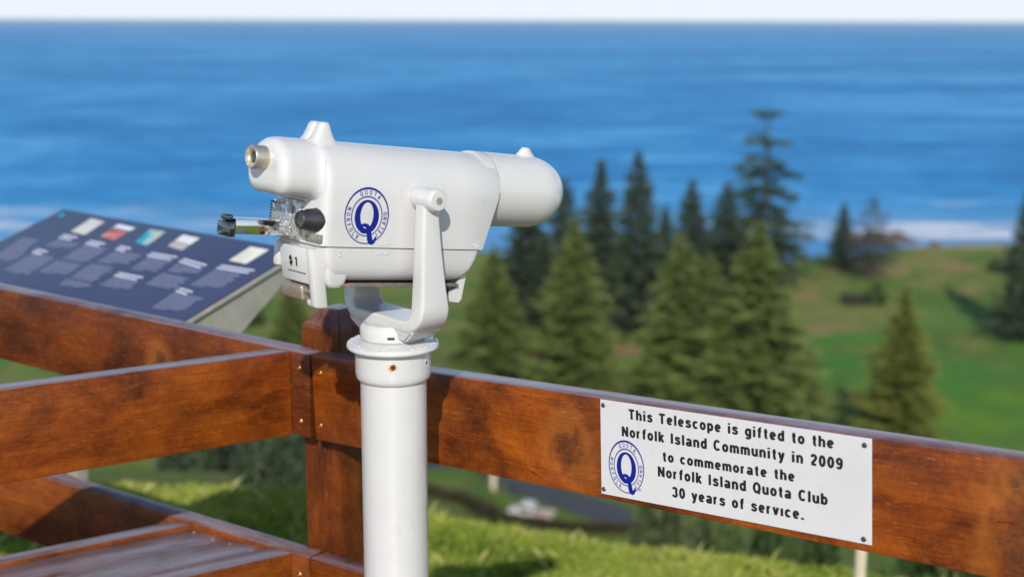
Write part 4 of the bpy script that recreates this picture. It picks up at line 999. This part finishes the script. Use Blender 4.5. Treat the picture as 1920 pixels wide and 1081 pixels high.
# side plate, frame beam and legs of galvanised steel
nS = eP
def SPl(x, y): return onplane(x, y, BR3 + eP * 0.004, nS)
bm = BM(); pts = [SPl(345, 602), SPl(562, 470), SPl(572, 484), SPl(453, 623), SPl(398, 690), SPl(300, 690)]
rings = [[p + eP * k for p in pts] for k in (0.0, 0.006)]
loft(bm, rings); fix(bm); obj('side_plate', bm, M_galv, info, 20)
bm = BM(); rings = [[p + eP * (wP - 0.012 + k) for p in pts] for k in (0.0, 0.006)]
loft(bm, rings); fix(bm); obj('side_plate', bm, M_galv, info, 20)
bq = fL(0.05, BH + 0.002, BT + 0.16)
bm = BM(); box(bm, lambda x, y, z: fL(x, y, z), (0.16, 2.5), (BH - 0.035, BH + 0.028), (BT + 0.10, BT + 0.16), 0.003); obj('frame_beam', bm, M_galv, info, 30)
for xx in (0.985, 2.3):
    q0 = fL(xx, 0, BT + 0.13)
    bm = BM(); box(bm, lambda x, y, z: np.array([q0[0], q0[1], 0]) + dl * np.array([1, 1, 0]) * x + al_ * y + np.array([0, 0, z]), (-0.02, 0.02), (-0.02, 0.02), (float(terrain(q0[0], q0[1])) - 0.2, q0[2] - BH - 0.03), 0.003); obj('leg', bm, M_galv, info, 30)

# ------------------------------------------------------------------ small posts
p = CAM + ray(1613, 1060) * 4.6
cpz = float(terrain(p[0], p[1]))
bm = BM(); lathe(bm, lambda x, y, h: np.array([p[0] + x, p[1] + y, h]), [(0.021, cpz - 0.3), (0.021, p[2] + 0.12), (0.018, p[2] + 0.125)], 20)
cpst = obj('marker_post', bm, M_cream, origin=(p[0], p[1], cpz)); tag(cpst, 'thin cream painted steel post with rust stain standing in grass below the plaque', 'post')

p = hit(925, 918)
bm = BM(); box(bm, lambda x, y, z: p + np.array([x, y, z]), (-0.28, 0.28), (-0.09, 0.09), (-0.2, 1.75), 0.06, 3)
box(bm, lambda x, y, z: p + np.array([x, y, z]), (-0.36, 0.36), (-0.12, 0.12), (1.76, 1.95), 0.04, 2)
o = obj('roadside_post', bm, M_cream, origin=p); tag(o, 'small pale blurred bollard beside the dark road on the valley floor', 'bollard')

# ------------------------------------------------------------------ white pickup truck on the low slope
pt = hit(996, 976)
hd = unit([0.93, -0.36, -0.02]); sd = np.array([-hd[1], hd[0], 0]); 
truck = thing('pickup_truck', 'white pickup truck with loaded open tray parked by the dark hedge on the slope', 'truck', pt)
gz = float(terrain(pt[0], pt[1]))
def tk(x, y, z): return np.array([pt[0], pt[1], gz]) + (hd * x + sd * y + np.array([0, 0, 1.0]) * z) * 0.98
M_tyre = flat('tyre_rubber', (0.02, 0.02, 0.02), 0.8); M_glass = flat('window_glass', (0.03, 0.04, 0.05), 0.08, spec=0.8)
M_tray = flat('tray_metal', (0.40, 0.33, 0.30), 0.6, var=0.3, vscale=2)
bm = BM(); rings = []
for x, zt, yw in ((-2.55, 0.95, 0.80), (-2.45, 1.12, 0.88), (-1.55, 1.22, 0.90), (-1.0, 1.95, 0.80), (-0.75, 2.05, 0.76), (0.15, 2.05, 0.76), (0.35, 1.90, 0.80), (0.42, 1.15, 0.90)):
    rings.append([tk(x, -yw, 0.45), tk(x, -yw, min(zt, 1.15)), tk(x, -yw * 0.92, zt), tk(x, yw * 0.92, zt), tk(x, yw, min(zt, 1.15)), tk(x, yw, 0.45)])
loft(bm, rings); fix(bm); obj('cab', bm, MW, truck, 30)
for y0_, y1_ in ((-0.90, -0.82), (0.82, 0.90)):
    bm = BM(); box(bm, tk, (-1.12, 0.2), (y0_, y1_), (1.3, 1.8), 0.03); obj('window', bm, M_glass, truck, 30)
bm = BM(); box(bm, tk, (0.5, 2.5), (-0.92, 0.92), (0.75, 0.90), 0.02)
for yy in (-0.92, 0.89): box(bm, tk, (0.5, 2.5), (yy, yy + 0.03), (0.90, 1.28), 0.01)
for xx in (0.5, 2.47): box(bm, tk, (xx, xx + 0.03), (-0.88, 0.88), (0.90, 1.28), 0.01)
obj('tray', bm, M_tray, truck, 30)
bm = BM()
for k in range(7): bmesh.ops.create_icosphere(bm, subdivisions=1, radius=1.0, matrix=Matrix.Translation(tk(random.uniform(0.8, 2.1), random.uniform(-0.5, 0.5), random.uniform(1.0, 1.35)).tolist()) @ Matrix.Diagonal((0.42, 0.35, 0.25, 1)))
obj('load', bm, flat('load_cover', (0.33, 0.25, 0.24), 0.8, var=0.4, vscale=3), truck, 30)
for xx in (-1.75, 1.6):
    for yy in (-0.92, 0.72):
        bm = BM(); lathe(bm, lambda x, y, h: tk(xx + x, yy + h, 0.36 + y), [(0.30, 0), (0.36, 0.03), (0.36, 0.17), (0.30, 0.2)], 20); obj('wheel', bm, M_tyre, truck, 30)

# ------------------------------------------------------------------ foliage builders
def leaf_mesh(cent, dirs, lens, wids, tint):
    """long diamond leaves: one quad each"""
    n = len(cent); d = dirs / np.linalg.norm(dirs, axis=1)[:, None]
    r = rng.normal(size=(n, 3)); sdv = np.cross(d, r); sdv /= np.linalg.norm(sdv, axis=1)[:, None]
    a = cent - d * lens[:, None] / 2; b2 = cent + d * lens[:, None] / 2; l = cent + sdv * wids[:, None] / 2; r_ = cent - sdv * wids[:, None] / 2
    v = np.stack([a, l, b2, r_], 1).reshape(-1, 3); f = np.arange(4 * n).reshape(n, 4)
    return v, f, np.repeat(tint, 4)
def mesh_np(name, v, f, tint, mat_):
    me = bpy.data.meshes.new(name); n = len(f); k = f.shape[1]
    me.vertices.add(len(v)); me.vertices.foreach_set('co', v.astype(np.float32).ravel())
    me.loops.add(n * k); me.loops.foreach_set('vertex_index', f.astype(np.int32).ravel())
    me.polygons.add(n); me.polygons.foreach_set('loop_start', np.arange(0, n * k, k, dtype=np.int32)); me.polygons.foreach_set('loop_total', np.full(n, k, np.int32))
    me.update(calc_edges=True); me.validate()
    at_ = me.attributes.new('tint', 'FLOAT', 'POINT'); at_.data.foreach_set('value', tint.astype(np.float32))
    me.materials.append(mat_); return me

def pine_mesh(seed, tiers=30, per=9, dens=1.0, power=0.85, droop=-0.12, bare=0.05, gap=0.0, top=0.0, wide=1.0, leaf=0.026, irr=0.25):
    """a whorled island pine of height 1 and crown radius 1"""
    g = np.random.default_rng(seed); C_, D_, L_, W_, T_ = [], [], [], [], []
    for t in range(tiers):
        h = bare + (0.985 - bare) * (t + g.uniform(-0.2, 0.2)) / tiers
        h = min(max(h, 0.02), 0.985)
        gp = gap * (1.5 if h > 0.5 else 0.3)
        if gap and g.random() < gp and h < 0.9: continue
        rad = (1 - h) ** power * wide * (1 + irr * g.normal() * 0.5)
        if h < bare + 0.12: rad *= 0.75 + 2.0 * (h - bare)
        if top and h > 0.9: rad = max(rad, top * (1.0 if h > 0.93 else 0.6))
        rad = max(rad, 0.03); nb = max(4, int(per * (0.5 + 0.5 * (1 - h))))
        ph = g.uniform(0, 6.28)
        for b_ in range(nb):
            if gap and g.random() < gp: continue
            a = ph + 6.2832 * b_ / nb + g.uniform(-0.25, 0.25); rl = rad * g.uniform(0.72, 1.12); up_ = droop * rl * 0.22 + g.uniform(-0.02, 0.02)
            m_ = int((6 + 52 * rl) * dens) + 4
            s = g.uniform(0.12, 1.0, m_) ** 0.75
            x = np.cos(a) * rl * s; y = np.sin(a) * rl * s
            z = h + up_ * s + 0.05 * rl * s ** 2.5 * 0.6
            j = 0.055 * rl + 0.012
            P = np.stack([x + g.normal(0, j, m_), y + g.normal(0, j, m_), z + g.normal(0, 0.007, m_) ], 1)
            out = np.stack([np.full(m_, np.cos(a)), np.full(m_, np.sin(a)), np.full(m_, 0.10)], 1) + g.normal(0, 0.55, (m_, 3)) * np.array([1, 1, 0.30])
            C_.append(P); D_.append(out); L_.append(g.uniform(0.6, 1.3, m_) * leaf * 6.0 * (0.4 + 0.6 * min(1, rl * 2))); W_.append(g.uniform(0.6, 1.2, m_) * leaf * 1.9)
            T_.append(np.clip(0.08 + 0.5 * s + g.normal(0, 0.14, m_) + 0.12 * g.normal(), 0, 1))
    c = np.concatenate(C_); d = np.concatenate(D_); 
    v, f, ti = leaf_mesh(c, d, np.concatenate(L_), np.concatenate(W_), np.concatenate(T_))
    # leaves were sized for a crown radius of 1: shrink their height share
    cc = np.repeat(c, 4, axis=0); dv = v - cc; dv[:, 2] *= 0.22; v = cc + dv
    return v, f, ti
def trunk_mesh(seed, r0=0.055):
    bm = BM(); g = random.Random(seed)
    lathe(bm, lambda x, y, h: np.array([x, y, h]), [(r0 * 1.25, -0.03), (r0, 0.02), (r0 * 0.8, 0.3), (r0 * 0.5, 0.65), (r0 * 0.12, 0.985)], 10)
    for k in range(26):
        h = 0.10 + 0.83 * k / 26; a = g.uniform(0, 6.28); l = (1 - h) ** 0.85 * g.uniform(0.5, 0.85); d = np.array([math.cos(a), math.sin(a)]); pz = np.array([-d[1], d[0]])
        rings = []
        for t, rr in ((0.0, 0.016), (0.5, 0.010), (1.0, 0.003)):
            c = np.array([*(d * l * t), h - 0.02 * l * t]); rings.append([c + np.array([*(pz * rr), 0]), c + np.array([0, 0, rr * 0.25]), c - np.array([*(pz * rr), 0]), c - np.array([0, 0, rr * 0.25])])
        loft(bm, rings)
    fix(bm); me = bpy.data.meshes.new('trunk'); bm.to_mesh(me); bm.free(); me.materials.append(M_bark); return me
PR = {}
for key, kw in {'full': dict(seed=1, tiers=38, per=12, dens=1.5), 'slim': dict(seed=2, tiers=40, per=10, dens=1.35, power=0.8, irr=0.3),
                'full2': dict(seed=5, tiers=34, per=13, dens=1.5, power=0.9), 'slim2': dict(seed=6, tiers=36, per=10, dens=1.3, power=0.75, irr=0.35),
                'old': dict(seed=3, tiers=30, per=9, dens=1.3, power=0.50, gap=0.22, top=0.42, irr=0.55, droop=-0.3, bare=0.08), 'bare': dict(seed=4, tiers=24, per=8, dens=0.85, power=0.5, gap=0.15, irr=0.5, bare=0.2)}.items():
    v, f, ti = pine_mesh(**kw); PR[key] = (mesh_np('crown', v, f, ti, M_pine_dark), trunk_mesh(kw['seed']))
GROUP_P = 'island pines below the lookout'
def pine(proto, apex, base, hw, mat_, label, dist=None, rot=0.0):
    b0 = hit(*base) if dist is None else CAM + ray(*base) * (dist / (ray(*base)[1]))
    if dist is not None: b0[2] = float(terrain(b0[0], b0[1]))
    r = ray(*apex); tp = CAM + r * (b0[1] / r[1])
    h = tp[2] - b0[2]; rad = hw / F * b0[1] * (1.48 if mat_ is M_pine_dark else 1.3)
    root = thing('pine_tree', label, 'tree', b0, GROUP_P)
    root.scale = (rad, rad, h); root.rotation_euler = (0, 0, rot)
    for nm, me in (('trunk', PR[proto][1]), ('crown', PR[proto][0])):
        o = bpy.data.objects.new(nm, me); COL.objects.link(o); o.parent = root
        if nm == 'crown':
            o.material_slots[0].link = 'OBJECT'; o.material_slots[0].material = mat_
    return root
PD, PM, PYl, PG = M_pine_dark, M_pine_mid, M_pine_yel, M_pine_grey
pine('old', (1419, 192), (1428, 540), 66, PD, 'tallest pine, dark and thin with a flat tuft at its tip against the sea')
pine('slim', (1187, 276), (1190, 640), 62, PD, 'tall dark pine whose tip stands highest of the dense dark row', rot=1)
pine('full', (1125, 292), (1122, 640), 58, PD, 'dark pine just beside the highest tip of the dense row, on the telescope side', rot=2)
pine('slim2', (1057, 328), (1056, 610), 54, PD, 'dark pine rising directly beyond the domed front end of the telescope', rot=3)
pine('slim', (1291, 332), (1292, 560), 46, PD, 'dark narrow pine midway between the highest dense tip and the tallest thin pine', rot=4)
pine('full2', (1243, 378), (1243, 580), 40, PD, 'small dark pine with low tip showing in the gap of the dark row', rot=5)
pine('slim2', (1355, 336), (1357, 560), 52, PD, 'dark pine standing right against the near side of the tallest thin pine', rot=2.2)
pine('full', (985, 360), (988, 640), 74, PD, 'dark pine mostly hidden under the telescope barrel, deep in the shade', rot=0.7)
pine('full2', (1020, 430), (1018, 650), 52, PD, 'dark low pine squeezed behind the olive pine beneath the barrel tip', rot=1.7)
pine('slim', (1165, 430), (1165, 636), 50, PD, 'dark low pine filling the middle of the dark row above the red earth', rot=2.9)
pine('full2', (1094, 430), (1094, 625), 48, PD, 'dark low pine in the shade just past the olive pine below the barrel end', rot=5.2)
pine('slim', (1222, 440), (1222, 620), 46, PD, 'dark low pine behind the blunt topped olive pine, under the smallest dark tip', rot=4.4)
pine('slim2', (1575, 378), (1577, 502), 26, PD, 'small dark pine standing alone on the shore edge before the surf')
pine('bare', (1629, 362), (1630, 527), 42, PG, 'sparse greyish pine with see through crown beside the small shore pine')
pine('slim', (1916, 318), (1918, 640), 50, PD, 'tall dark pine cut by the edge of the picture above the golf course', rot=1.3)
pine('full', (1072, 402), (1074, 730), 84, PM, 'olive green pine with pointed tip just below the barrel end, before the dark row', rot=0.4)
pine('full2', (925, 455), (925, 694), 76, PM, 'olive green pine directly beneath the front of the telescope housing', rot=1.1)
pine('slim', (1262, 432), (1268, 770), 92, PM, 'olive green pine with blunt top, first of the big pair above the plaque', rot=2.1)
pine('full2', (1395, 408), (1408, 800), 132, PM, 'largest olive green pine, broad based and standing in front of the tallest thin pine', rot=3.3)
pine('slim2', (1315, 470), (1318, 770), 84, PM, 'olive green pine half merged between the two big pines above the plaque', rot=4.1)
pine('full', (1686, 535), (1682, 840), 80, PYl, 'yellowish young pine alone on the green fairway beyond the plaque end', rot=0.2)
pine('full2', (546, 520), (548, 668), 52, PM, 'small dull pine seen between the information panel and the chamfered post', rot=0.9)

# shrubs
def shrub_mesh(seed, n=4200, flat_=1.0):
    g = np.random.default_rng(seed); cl = g.normal(0, 1, (16, 3)); cl /= np.linalg.norm(cl, axis=1)[:, None]; cl *= g.uniform(0.35, 0.78, (16, 1)); cl[:, 2] = np.abs(cl[:, 2]) * 0.95 + 0.05
    i = g.integers(0, 16, n); off = g.normal(0, 1, (n, 3)); off /= np.linalg.norm(off, axis=1)[:, None]; off *= 0.30 * g.uniform(0.4, 1, (n, 1)) ** 0.5
    c = cl[i] + off; c[:, 2] = np.maximum(c[:, 2], -0.02)
    c[:, 2] = c[:, 2] / np.quantile(c[:, 2], 0.97)
    d = g.normal(0, 1, (n, 3)); L_ = g.uniform(0.07, 0.15, n); W_ = L_ * 0.5
    return leaf_mesh(c, d, L_, W_, np.clip(0.3 + 0.25 * g.normal(size=16)[i] + g.normal(0, 0.15, n), 0, 1))
SH = []
for s in range(4):
    v, f, ti = shrub_mesh(40 + s); SH.append(mesh_np('leaves', v, f, ti, M_shrub))
def stem_mesh(seed):
    bm = BM(); g = random.Random(seed)
    for k in range(9):
        a = g.uniform(0, 6.28); l = g.uniform(0.2, 0.75); tp = np.array([math.cos(a) * l, math.sin(a) * l, g.uniform(0.5, 0.95)]); rings = []
        for t, rr in ((0, 0.035), (0.5, 0.026), (1, 0.008)):
            c = np.array([tp[0] * t ** 1.3, tp[1] * t ** 1.3, tp[2] * t - 0.25 * (1 - t)]); rings.append([c + np.array([rr * math.cos(q), rr * math.sin(q), 0]) for q in (0, 1.57, 3.14, 4.71)])
        loft(bm, rings)
    fix(bm); me = bpy.data.meshes.new('stem'); bm.to_mesh(me); bm.free(); me.materials.append(M_bark_pale); return me
STM = [stem_mesh(s) for s in range(2)]
def shrub(k, top, dist, hw, hgt, mat_, label, group, mesh_mat=None):
    r = ray(*top); t = dist / r[1]; p = CAM + r * t; z0 = float(terrain(p[0], p[1])); rad = hw / F * dist
    h = p[2] - z0 if hgt is None else hgt
    root = thing('shrub', label, 'shrub', (p[0], p[1], p[2] - h), group); root.scale = (rad, rad, max(h, 0.2)); root.rotation_euler = (0, 0, k * 1.3)
    for nm, me in (('stems', STM[k % 2]), ('leaves', SH[k % 4])):
        o = bpy.data.objects.new(nm, me); COL.objects.link(o); o.parent = root
        if nm == 'leaves': o.material_slots[0].link = 'OBJECT'; o.material_slots[0].material = mat_
GS, GL = 'shrubs below the right hand rail', 'dark shrubs below the bench'
for k, (top, dist, hw, m_, lab) in enumerate((((1195, 938), 15, 80, M_shrub2, 'soft green shrub with pinkish bare stems at the end of the road, under the emblem'),
        ((1300, 948), 14, 90, M_shrub2, 'low shrub with pale stems below the middle of the plaque'),
        ((1425, 955), 13, 105, M_shrub, 'green shrub beneath the plaque, taller than the pale stemmed one beside it'),
        ((1545, 985), 15, 100, M_shrub, 'dark green shrub just before the thin cream post'),
        ((1700, 1000), 14, 110, M_shrub, 'dark green shrub just past the thin cream post'),
        ((1840, 1030), 13, 105, M_shrub2, 'shrub showing lowest below the rail in the corner'))):
    shrub(k, top, dist, hw, None, m_, lab, GS)
for k, (top, dist, hw, m_, lab) in enumerate((((300, 852), 26, 80, M_pine_dark, 'dark shrub at the lit lawn edge, under the dividing rail'),
        ((410, 800), 25, 120, M_pine_dark, 'large dark shrub in the middle of the gap under the dividing rail'),
        ((525, 790), 24, 105, M_pine_dark, 'dark shrub touching the chamfered post in the gap under the rail'),
        ((610, 800), 26, 80, M_pine_dark, 'dark shrub hidden mostly behind the chamfered post'))):
    shrub(k, top, dist, hw, None, m_, lab, GL)
GF = 'bushes on the golf course'
for k, (top, base, hw, lab) in enumerate((((1640, 535), (1640, 572), 26, 'dark rounded bush on the fairway below the sparse grey pine'), ((1598, 550), (1598, 572), 24, 'lower brownish bush next to the dark rounded fairway bush'),
        ((1885, 478), (1885, 510), 34, 'dark bush on the shore slope near the picture edge'), ((470, 565), (470, 612), 30, 'dark bush on the valley floor beside the edge of the panel stand'), ((1520, 700), (1515, 730), 24, 'dark small bush at the foot of the largest olive pine'))):
    b0 = hit(*base); r = ray(*top); h = (CAM + r * (b0[1] / r[1]))[2] - b0[2]
    shrub(k, top, b0[1], hw, h, M_shrub if k != 1 else M_pine_grey, lab, GF)

# hedge along the slope
def hedge():
    P = [hit(x, float(np.interp(x, (600, 700, 820, 900, 1000, 1090, 1180, 1260), (884, 900, 930, 958, 986, 997, 998, 994)))) for x in range(600, 1261, 30)]
    c, d = [], []
    for a, b2 in zip(P, P[1:]):
        n = 420; t = rng.random(n)[:, None]; q = a + (b2 - a) * t + rng.normal(0, 0.45, (n, 3)) * np.array([1, 1, 0]); q[:, 2] = terrain(q[:, 0], q[:, 1]) + rng.random(n) * 0.9; c.append(q); d.append(rng.normal(size=(n, 3)))
    c = np.concatenate(c); n = len(c)
    v, f, ti = leaf_mesh(c, np.concatenate(d), rng.uniform(0.3, 0.6, n), rng.uniform(0.15, 0.3, n), rng.uniform(0, 0.6, n))
    me = mesh_np('hedge', v - P[3], f, ti, foliage('hedge_leaves', (0.035, 0.03, 0.012), (0.075, 0.06, 0.025))); o = bpy.data.objects.new('hedge', me); COL.objects.link(o); o.location = P[3].tolist()
    tag(o, 'long low dark brown hedge curving across the slope under the white truck', 'hedge')
hedge()

# rocks
def rock(name, px, py, dx, dy, dz, mat_, label, cat, on_sea=True, group=None, seed=0):
    p = sea_at(px, py) if on_sea else hit(px, py)
    bm = BM(); g = random.Random(seed); bmesh.ops.create_icosphere(bm, subdivisions=4, radius=1.0)
    off = Vector((g.uniform(0, 99), g.uniform(0, 99), 0))
    from mathutils import noise as mn
    for v in bm.verts:
        k = 1 + 0.45 * mn.fractal(v.co * 1.6 + off, 1.0, 2.0, 4); v.co = Vector((v.co.x * dx * k, v.co.y * dy * k, max(v.co.z, -0.25) * dz * k)) + Vector(p.tolist())
    tag(obj(name, bm, mat_, origin=p, smooth=40), label, cat, group)
GR = 'rocks in the surf'
rock('rock', 1655, 452, 8.5, 6, 2.4, M_rock, 'long brown rock islet in the surf beside the sparse grey pine', 'rock', True, GR, 1)
rock('rock', 1752, 463, 1.9, 2, 1.5, M_rock, 'small dark rock alone in pale water just off the shore', 'rock', True, GR, 2)
rock('rock', 1868, 468, 3.0, 2, 1.2, M_rock, 'low reddish rock at the waterline near the tall edge pine', 'rock', True, GR, 3)
rock('boulder', 972, 692, 1.9, 1.2, 1.2, M_rockp, 'pale boulder on bare earth at the foot of the olive pines', 'boulder', False, None, 4)
rock('boulder', 948, 697, 1.1, 1.0, 0.8, M_rockp, 'smaller pale boulder lying beside the larger pale one', 'boulder', False, None, 5)

# long grass on the near slope
def grass():
    n = 340000; y = 3.0 + 5.6 * rng.random(n) ** 0.8; x = rng.uniform(-0.46, 0.46, n) * y
    cl = vnoise(x, y, 0.16, 9) * 0.6 + vnoise(x, y, 0.5, 10) * 0.4; keep = rng.random(n) < 0.25 + 1.0 * cl; x, y, cl = x[keep], y[keep], cl[keep]; n = len(x)
    z = terrain(x, y); z = z + 0.05 * (vnoise(x, y, 0.30, 21) - 0.5) + 0.02 * (vnoise(x, y, 0.11, 22) - 0.5); h = rng.uniform(0.018, 0.050, n) * (0.35 + 1.6 * cl ** 1.4); tall = rng.random(n) < 0.003; h = np.where(tall, rng.uniform(0.06, 0.11, n), h)
    lean = rng.normal(0, 0.6, (n, 2)) * h[:, None]; wd = np.where(tall, 0.0011, rng.uniform(0.0012, 0.0026, n)); a = rng.uniform(0, 3.14, n)
    b0 = np.stack([x - np.cos(a) * wd, y - np.sin(a) * wd, z - 0.01], 1); b1 = np.stack([x + np.cos(a) * wd, y + np.sin(a) * wd, z - 0.01], 1)
    mx, my, mz = x + lean[:, 0] * 0.4, y + lean[:, 1] * 0.4, z + h * 0.6
    m1 = np.stack([mx + np.cos(a) * wd * 0.7, my + np.sin(a) * wd * 0.7, mz], 1); tp = np.stack([x + lean[:, 0], y + lean[:, 1], z + h], 1)
    v = np.stack([b0, b1, m1, tp], 1).reshape(-1, 3); f = np.arange(4 * n).reshape(n, 4)
    big = vnoise(x, y, 0.9, 12); ti = np.clip(-0.08 + 0.75 * big + 0.55 * cl * rng.random(n) + rng.normal(0, 0.15, n), 0, 0.72); ti = np.where(tall | (rng.random(n) < 0.09), 0.9, ti)
    me = mesh_np('grass', v, f, np.repeat(ti, 4), M_grass); o = bpy.data.objects.new('grass', me); COL.objects.link(o)
    tag(o, 'long yellow green grass on the near slope below the railing', 'grass', kind='stuff')
grass()
# sea air: one closed box of very thin haze round everything
bm = BM(); box(bm, lambda x, y, z: np.array([x, y, z]), (-151000, 151000), (-3000, 151000), (-73, 2.4), 0)
hz, hnt, hb = mat('sea_haze'); hnt.nodes.remove(hb)
pv = N(hnt, 'ShaderNodeVolumePrincipled'); pv.inputs['Color'].default_value = (0.80, 0.92, 1.0, 1); pv.inputs['Density'].default_value = 3.0e-5; pv.inputs['Anisotropy'].default_value = 0.0
hnt.links.new(pv.outputs[0], hnt.nodes['Material Output'].inputs['Volume'])
tag(obj('haze', bm, hz, smooth=0), None, None, kind='stuff')
for o in bpy.data.objects:
    if 'o_' in o: del o['o_']
